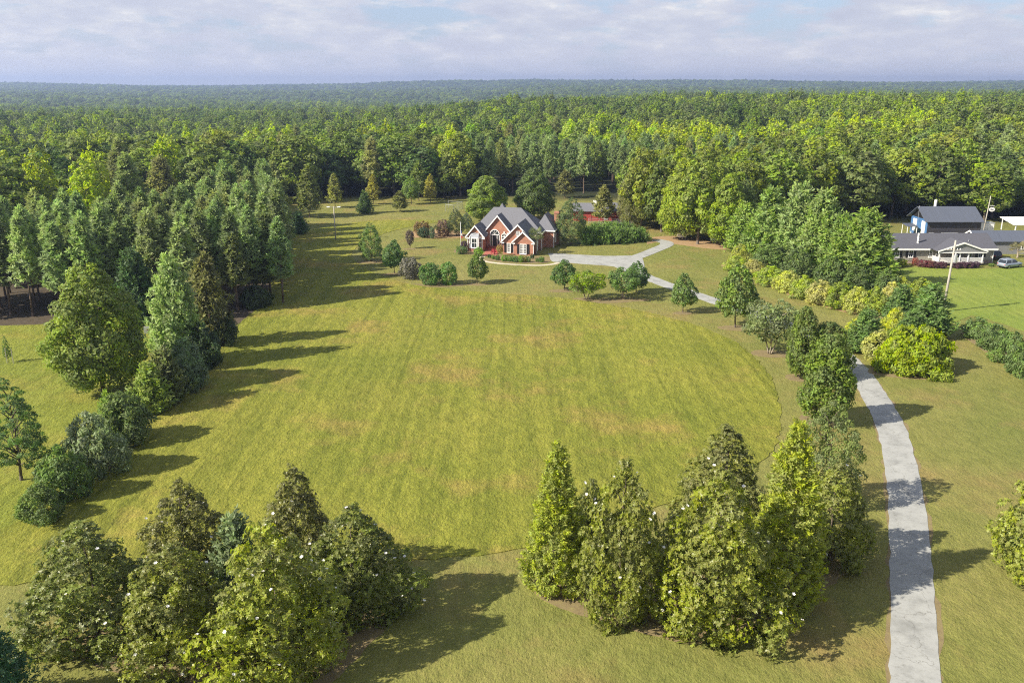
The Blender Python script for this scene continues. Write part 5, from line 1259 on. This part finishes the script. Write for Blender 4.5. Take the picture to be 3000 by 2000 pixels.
for i, (x, y, a, w, lb) in enumerate([(572, 695, 548, 74, 'open pine with see-through limbs at the inner front corner of the plantation'), (606, 690, 560, 78, 'outermost open pine leaning over the field at the plantation corner'), (548, 712, 540, 76, 'open pine behind the brown-tipped hedgerow pine'), (590, 668, 520, 70, 'open corner pine standing just behind the outermost one')]):
    put('pine', x, y, a, w, (.075, .085, .03), 'pine_tree', lb, 'tree', 'open pines at the plantation corner')
# leafy woods behind the plantation and the back lawn
LEFT = [(-62, 258), (-74, 240), (-84, 212), (-80, 180), (-92, 163), (-125, 160), (-230, 200), (-270, 330), (-30, 345), (-12, 300), (-10, 268)]
wood(LEFT, 10.2, 3, [(4, 'forest_tree', 'forest_tree', DEC, (13, 20), (12, 16), 'mid-green leafy tree in'), (2, 'forest_tree', 'forest_tree', DEC2, (13, 21), (11, 15), 'light green leafy tree in'), (2, 'forest_tree', 'forest_tree', DARK, (13, 19), (12, 16), 'dark leafy tree in'),
                     (.8, 'pine', 'pine_tree', PINE_T, (16, 20), (7, 9), 'brownish pine among'), (1.8, 'poplar', 'poplar_tree', POP, (18, 22), (7, 9), 'bright yellow-green tall tree in')], 'the woods left of the back lawn', 'in the woods behind the plantation', parts=False)
# pines behind the house
BACK = [(-8, 268), (4, 276), (30, 270), (60, 266), (82, 262), (95, 330), (-28, 330)]
wood(BACK, 7.6, 4, [(4, 'pine', 'pine_tree', PINE, (14, 18), (5, 6.6), 'straight green pine in'), (1.2, 'pine', 'pine_tree', PINE_T, (13, 17), (5, 7), 'tan-tipped pine in'), (.8, 'forest_tree', 'forest_tree', DEC, (12, 16), (7, 10), 'leafy tree among the pines in')], 'the pine stand behind the red barn', 'behind the brick house', parts=False)
# leafy woods at the drive end, big near crowns
wood([(29, 196), (34, 184), (46, 178), (54, 186), (62, 198), (66, 214), (64, 250), (44, 256), (34, 235)], 7.6, 5, [(3, 'forest_tree', 'forest_tree', DEC2, (15, 19.5), (8.5, 11), 'big bright leafy tree in'), (2, 'forest_tree', 'forest_tree', DEC, (14, 18), (8.5, 11), 'big mid-green leafy tree in'), (.8, 'oak', 'forest_tree', (.125, .155, .024), (15, 18), (9, 11), 'big yellow-green leafy tree in')],
     'the grove at the drive end', 'in the grove at the drive end')
RIGHT = [(62, 205), (72, 214), (100, 216), (150, 216), (190, 230), (220, 330), (90, 340), (68, 262)]
wood(RIGHT, 10.2, 6, [(2.6, 'forest_tree', 'forest_tree', DEC, (13, 20), (11.5, 15), 'mid-green leafy tree in'), (4, 'forest_tree', 'forest_tree', DEC2, (13, 20), (11, 14.5), 'light green leafy tree in'), (1.2, 'forest_tree', 'forest_tree', DEC3, (13, 19), (11, 15), 'olive leafy tree in'), (1, 'pine', 'pine_tree', PINE, (15, 19), (6, 8), 'dark pine among')],
     'the woods behind the grey house', 'in the woods behind the grey house', parts=False)
wood([(30, 318), (70, 300), (120, 310), (160, 330), (170, 372), (20, 372)], 8.6, 7, [(4, 'poplar', 'poplar_tree', POP, (15, 21), (8, 10.5), 'bright yellow-green tall tree on'), (1, 'poplar', 'poplar_tree', POPD, (15, 20), (8, 10.5), 'fresh green tall tree on')], 'the sunny rise behind the grove', 'on the sunny rise', parts=False)
wood([(-130, 345), (-30, 345), (30, 335), (20, 400), (-150, 400)], 10, 8, [(2, 'poplar', 'poplar_tree', POPD, (16, 23), (8.5, 11), 'fresh green tall tree in'), (2, 'forest_tree', 'forest_tree', DEC, (15, 21), (11, 15), 'mid-green leafy tree in'), (1.2, 'poplar', 'poplar_tree', POP, (16, 22), (8.5, 11), 'bright tall tree in'), (1, 'pine', 'pine_tree', PINE_T, (18, 23), (6, 8), 'brownish pine in')], 'the woods behind the pine stand', 'far behind the house', parts=False)

# the far woods: one mass to the horizon
FAR = leaf_mat('far_leaf', ramp_cols=[(p, tuple(GAIN * .92 * v for v in q)) for p, q in [(.0, (.05, .07, .022)), (.2, (.06, .09, .022)), (.38, (.085, .115, .026)), (.5, (.085, .10, .034)), (.62, (.11, .145, .024)), (.8, (.14, .18, .022)), (1.0, (.19, .22, .024))]])
def far_woods():
    src = bpy.data.collections.new('far_tree_kinds')            # source shapes only, not part of the scene
    for key, ids in (('forest_tree', (0, 1, 2, 3)), ('poplar', (0,))):
        for i in ids:
            me = KINDS[key][i][0].copy(); me.materials.clear(); me.materials.append(FAR)
            src.objects.link(bpy.data.objects.new('far_tree', me))
    rng = random.Random(9); pts = []; scl = []; done = [LEFT, BACK, RIGHT, [(30, 318), (70, 300), (120, 310), (160, 330), (170, 372), (20, 372)], [(-130, 345), (-30, 345), (30, 335), (20, 400), (-150, 400)], [(62, 205), (150, 216), (190, 230), (220, 330), (90, 340), (44, 256)]]
    y = 200.0
    while y < 6400:
        s = 8.6 if y < 900 else 8.6 * (y / 900) ** .85
        xm = .66 * y + 60; x = -xm + rng.uniform(0, s)
        while x < xm:
            a, b = x + rng.uniform(-.35, .35) * s, y + rng.uniform(-.35, .35) * s
            x += s
            if b < 420 and any(inside(p, a, b) for p in done): continue
            if b < 262 and -95 < a < 70: continue
            if b < 345 and -75 < a < 95: continue
            if b < 175 or (b < 225 and a > -130) or (b < 300 and a > -60 and a < 220) or clearing(a, b) > .3: continue
            k = 1.2 * (s / 8.6) ** .8 * rng.uniform(.75, 1.25)
            pts.append((a, b, ground_z(a, b) - .5)); scl.append((k, k, (rng.uniform(.68, 1.12)) * min(1.5, k ** .35)))
        y += s * .87
    me = bpy.data.meshes.new('far_woods'); me.from_pydata(pts, [], []); at = me.attributes.new('size', 'FLOAT_VECTOR', 'POINT'); at.data.foreach_set('vector', np.array(scl, np.float32).ravel())
    o = props(link('far_woods', me), kind='stuff'); o['label'] = 'mixed green woods stretching to the hazy horizon'
    ng = bpy.data.node_groups.new('far_woods', 'GeometryNodeTree'); ng.interface.new_socket('Geometry', in_out='INPUT', socket_type='NodeSocketGeometry'); ng.interface.new_socket('Geometry', in_out='OUTPUT', socket_type='NodeSocketGeometry')
    n, l = ng.nodes, ng.links
    gi, go = n.new('NodeGroupInput'), n.new('NodeGroupOutput'); iop = n.new('GeometryNodeInstanceOnPoints'); ci = n.new('GeometryNodeCollectionInfo'); ci.inputs['Collection'].default_value = src; ci.inputs['Separate Children'].default_value = True; ci.inputs['Reset Children'].default_value = True
    mp = n.new('GeometryNodeMeshToPoints'); l.new(gi.outputs[0], mp.inputs['Mesh'])
    rv = n.new('FunctionNodeRandomValue'); rv.data_type = 'FLOAT_VECTOR'; rv.inputs[0].default_value = (0, 0, 0); rv.inputs[1].default_value = (0.06, 0.06, 6.283)
    na = n.new('GeometryNodeInputNamedAttribute'); na.data_type = 'FLOAT_VECTOR'; na.inputs['Name'].default_value = 'size'
    l.new(mp.outputs[0], iop.inputs['Points']); l.new(ci.outputs[0], iop.inputs['Instance']); iop.inputs['Pick Instance'].default_value = True
    ri = n.new('FunctionNodeRandomValue'); ri.data_type = 'INT'; ri.inputs[4].default_value = 0; ri.inputs[5].default_value = 4; l.new(ri.outputs[2], iop.inputs['Instance Index'])
    l.new(rv.outputs[0], iop.inputs['Rotation']); l.new(na.outputs[0], iop.inputs['Scale']); l.new(iop.outputs[0], go.inputs[0])
    md = o.modifiers.new('woods', 'NODES'); md.node_group = ng
    print('far trees', len(pts))
far_woods()

# ------------------------------------------------------------------ air, sky, sun, camera
def haze():
    m, nt, n, l = new_mat('haze_air'); out = N(n, 'ShaderNodeOutputMaterial'); v = N(n, 'ShaderNodeVolumePrincipled')
    v.inputs['Density'].default_value = HAZE_D; v.inputs['Color'].default_value = (.52, .66, 1.0, 1); v.inputs['Anisotropy'].default_value = .45
    v.inputs['Density Attribute'].default_value = ''; v.inputs['Blackbody Intensity'].default_value = 0
    l.new(v.outputs[0], out.inputs['Volume']); m.volume_intersection_method if False else None
    try: m.cycles.homogeneous_volume = True
    except Exception: pass
    o = MB().box(-9000, 9000, -200, 8050, -75, 105).build('haze', m); props(o, kind='stuff')
HAZE_D = .00018
haze()
w = bpy.data.worlds.new('World'); sc.world = w; w.use_nodes = True
nt = w.node_tree; n, l = nt.nodes, nt.links
for q in list(n): n.remove(q)
out = N(n, 'ShaderNodeOutputWorld'); bg = N(n, 'ShaderNodeBackground'); bg.inputs[1].default_value = .08
sky = N(n, 'ShaderNodeTexSky'); sky.sky_type = 'NISHITA'; sky.sun_disc = False; sky.sun_elevation = SUN_EL
sx, sy = -math.cos(SHADOW_AZ), -math.sin(SHADOW_AZ)          # towards the sun
sky.sun_rotation = math.atan2(sx, sy); sky.air_density = 1.0; sky.dust_density = 1.2; sky.ozone_density = 1.5
# a broken layer of cloud, flat and far away: look-up where the view ray meets the layer
tc = N(n, 'ShaderNodeTexCoord'); sep = N(n, 'ShaderNodeSeparateXYZ'); l.new(tc.outputs['Generated'], sep.inputs[0])
cb = N(n, 'ShaderNodeMapping'); cb.inputs['Scale'].default_value = (7, 7, 24); l.new(tc.outputs['Generated'], cb.inputs[0])
def wn(s, d, r, off):
    mp = N(n, 'ShaderNodeMapping'); mp.inputs['Location'].default_value = off; l.new(cb.outputs[0], mp.inputs[0])
    t = N(n, 'ShaderNodeTexNoise'); t.inputs['Scale'].default_value = s; t.inputs['Detail'].default_value = d; t.inputs['Roughness'].default_value = r; l.new(mp.outputs[0], t.inputs['Vector']); return t.outputs[0]
cover = ramp(n, [(.37, (0, 0, 0)), (.48, (1, 1, 1))]); l.new(wn(1.5, 9, .6, (3, 1, 0)), cover.inputs[0])
shade = ramp(n, [(.3, CLOUD_D), (.55, CLOUD_M), (.72, CLOUD_L)]) if 'CLOUD_D' in globals() else ramp(n, [(.3, (3.7, 3.85, 4.6)), (.48, (4.15, 4.3, 4.95)), (.6, (4.85, 4.9, 5.25)), (.7, (6.2, 6.05, 5.95))])
l.new(wn(2.3, 9, .6, (0, 7, 0)), shade.inputs[0])
nearb = ramp(n, [(.2, (.6, .6, .6)), (.5, (0, 0, 0))]); l.new(sep.outputs[2], nearb.inputs[0])
blue = mixc(n, l, nearb.outputs[0], sky.outputs[0], (3.0, 3.7, 5.3))
low = ramp(n, [(.2, (1, 1, 1)), (.5, (.6, .6, .6))]); l.new(sep.outputs[2], low.inputs[0])
sk = mixc(n, l, mathn(n, l, 'MULTIPLY', mathn(n, l, 'MULTIPLY', cover.outputs[0], .93), low.outputs[0]), blue, shade.outputs[0])
hz = ramp(n, [(.0, (1, 1, 1)), (.06, (0, 0, 0))]); l.new(sep.outputs[2], hz.inputs[0])
sk = mixc(n, l, mathn(n, l, 'MULTIPLY', hz.outputs[0], .8), sk, (4.75, 4.75, 5.4))
l.new(sk, bg.inputs[0]); l.new(bg.outputs[0], out.inputs[0])

sun = bpy.data.lights.new('sun', 'SUN'); sun.energy = 5.0; sun.angle = R(.5); sun.color = (1.0, .93, .80)
so = bpy.data.objects.new('sun', sun); COL.objects.link(so)
so.rotation_euler = Vector((sx * math.cos(SUN_EL), sy * math.cos(SUN_EL), math.sin(SUN_EL))).to_track_quat('Z', 'Y').to_euler()
cam = bpy.data.cameras.new('camera'); cam.sensor_fit = 'HORIZONTAL'; cam.sensor_width = 36; cam.lens = F_PX / 3000 * 36; cam.clip_end = 30000; cam.clip_start = .5
co = bpy.data.objects.new('camera', cam); COL.objects.link(co); co.location = (0, 0, H_CAM); co.rotation_euler = (PI / 2 - PITCH, 0, 0); sc.camera = co
vs_ = sc.view_settings; vs_.view_transform = 'Standard'; vs_.look = 'None'; vs_.gamma = 1; vs_.exposure = 1.02
c = sc.cycles; c.max_bounces = 6; c.diffuse_bounces = 4; c.glossy_bounces = 2; c.transmission_bounces = 3; c.volume_bounces = 0; c.transparent_max_bounces = 4
c.use_denoising = False; c.pixel_filter_type = 'BLACKMAN_HARRIS'; c.filter_width = 1.15; c.caustics_reflective = False; c.caustics_refractive = False; c.use_adaptive_sampling = True; c.adaptive_threshold = .02
try: c.denoiser = 'OPENIMAGEDENOISE'; c.denoising_input_passes = 'RGB_ALBEDO_NORMAL'
except Exception: pass
bpy.context.view_layer.update()
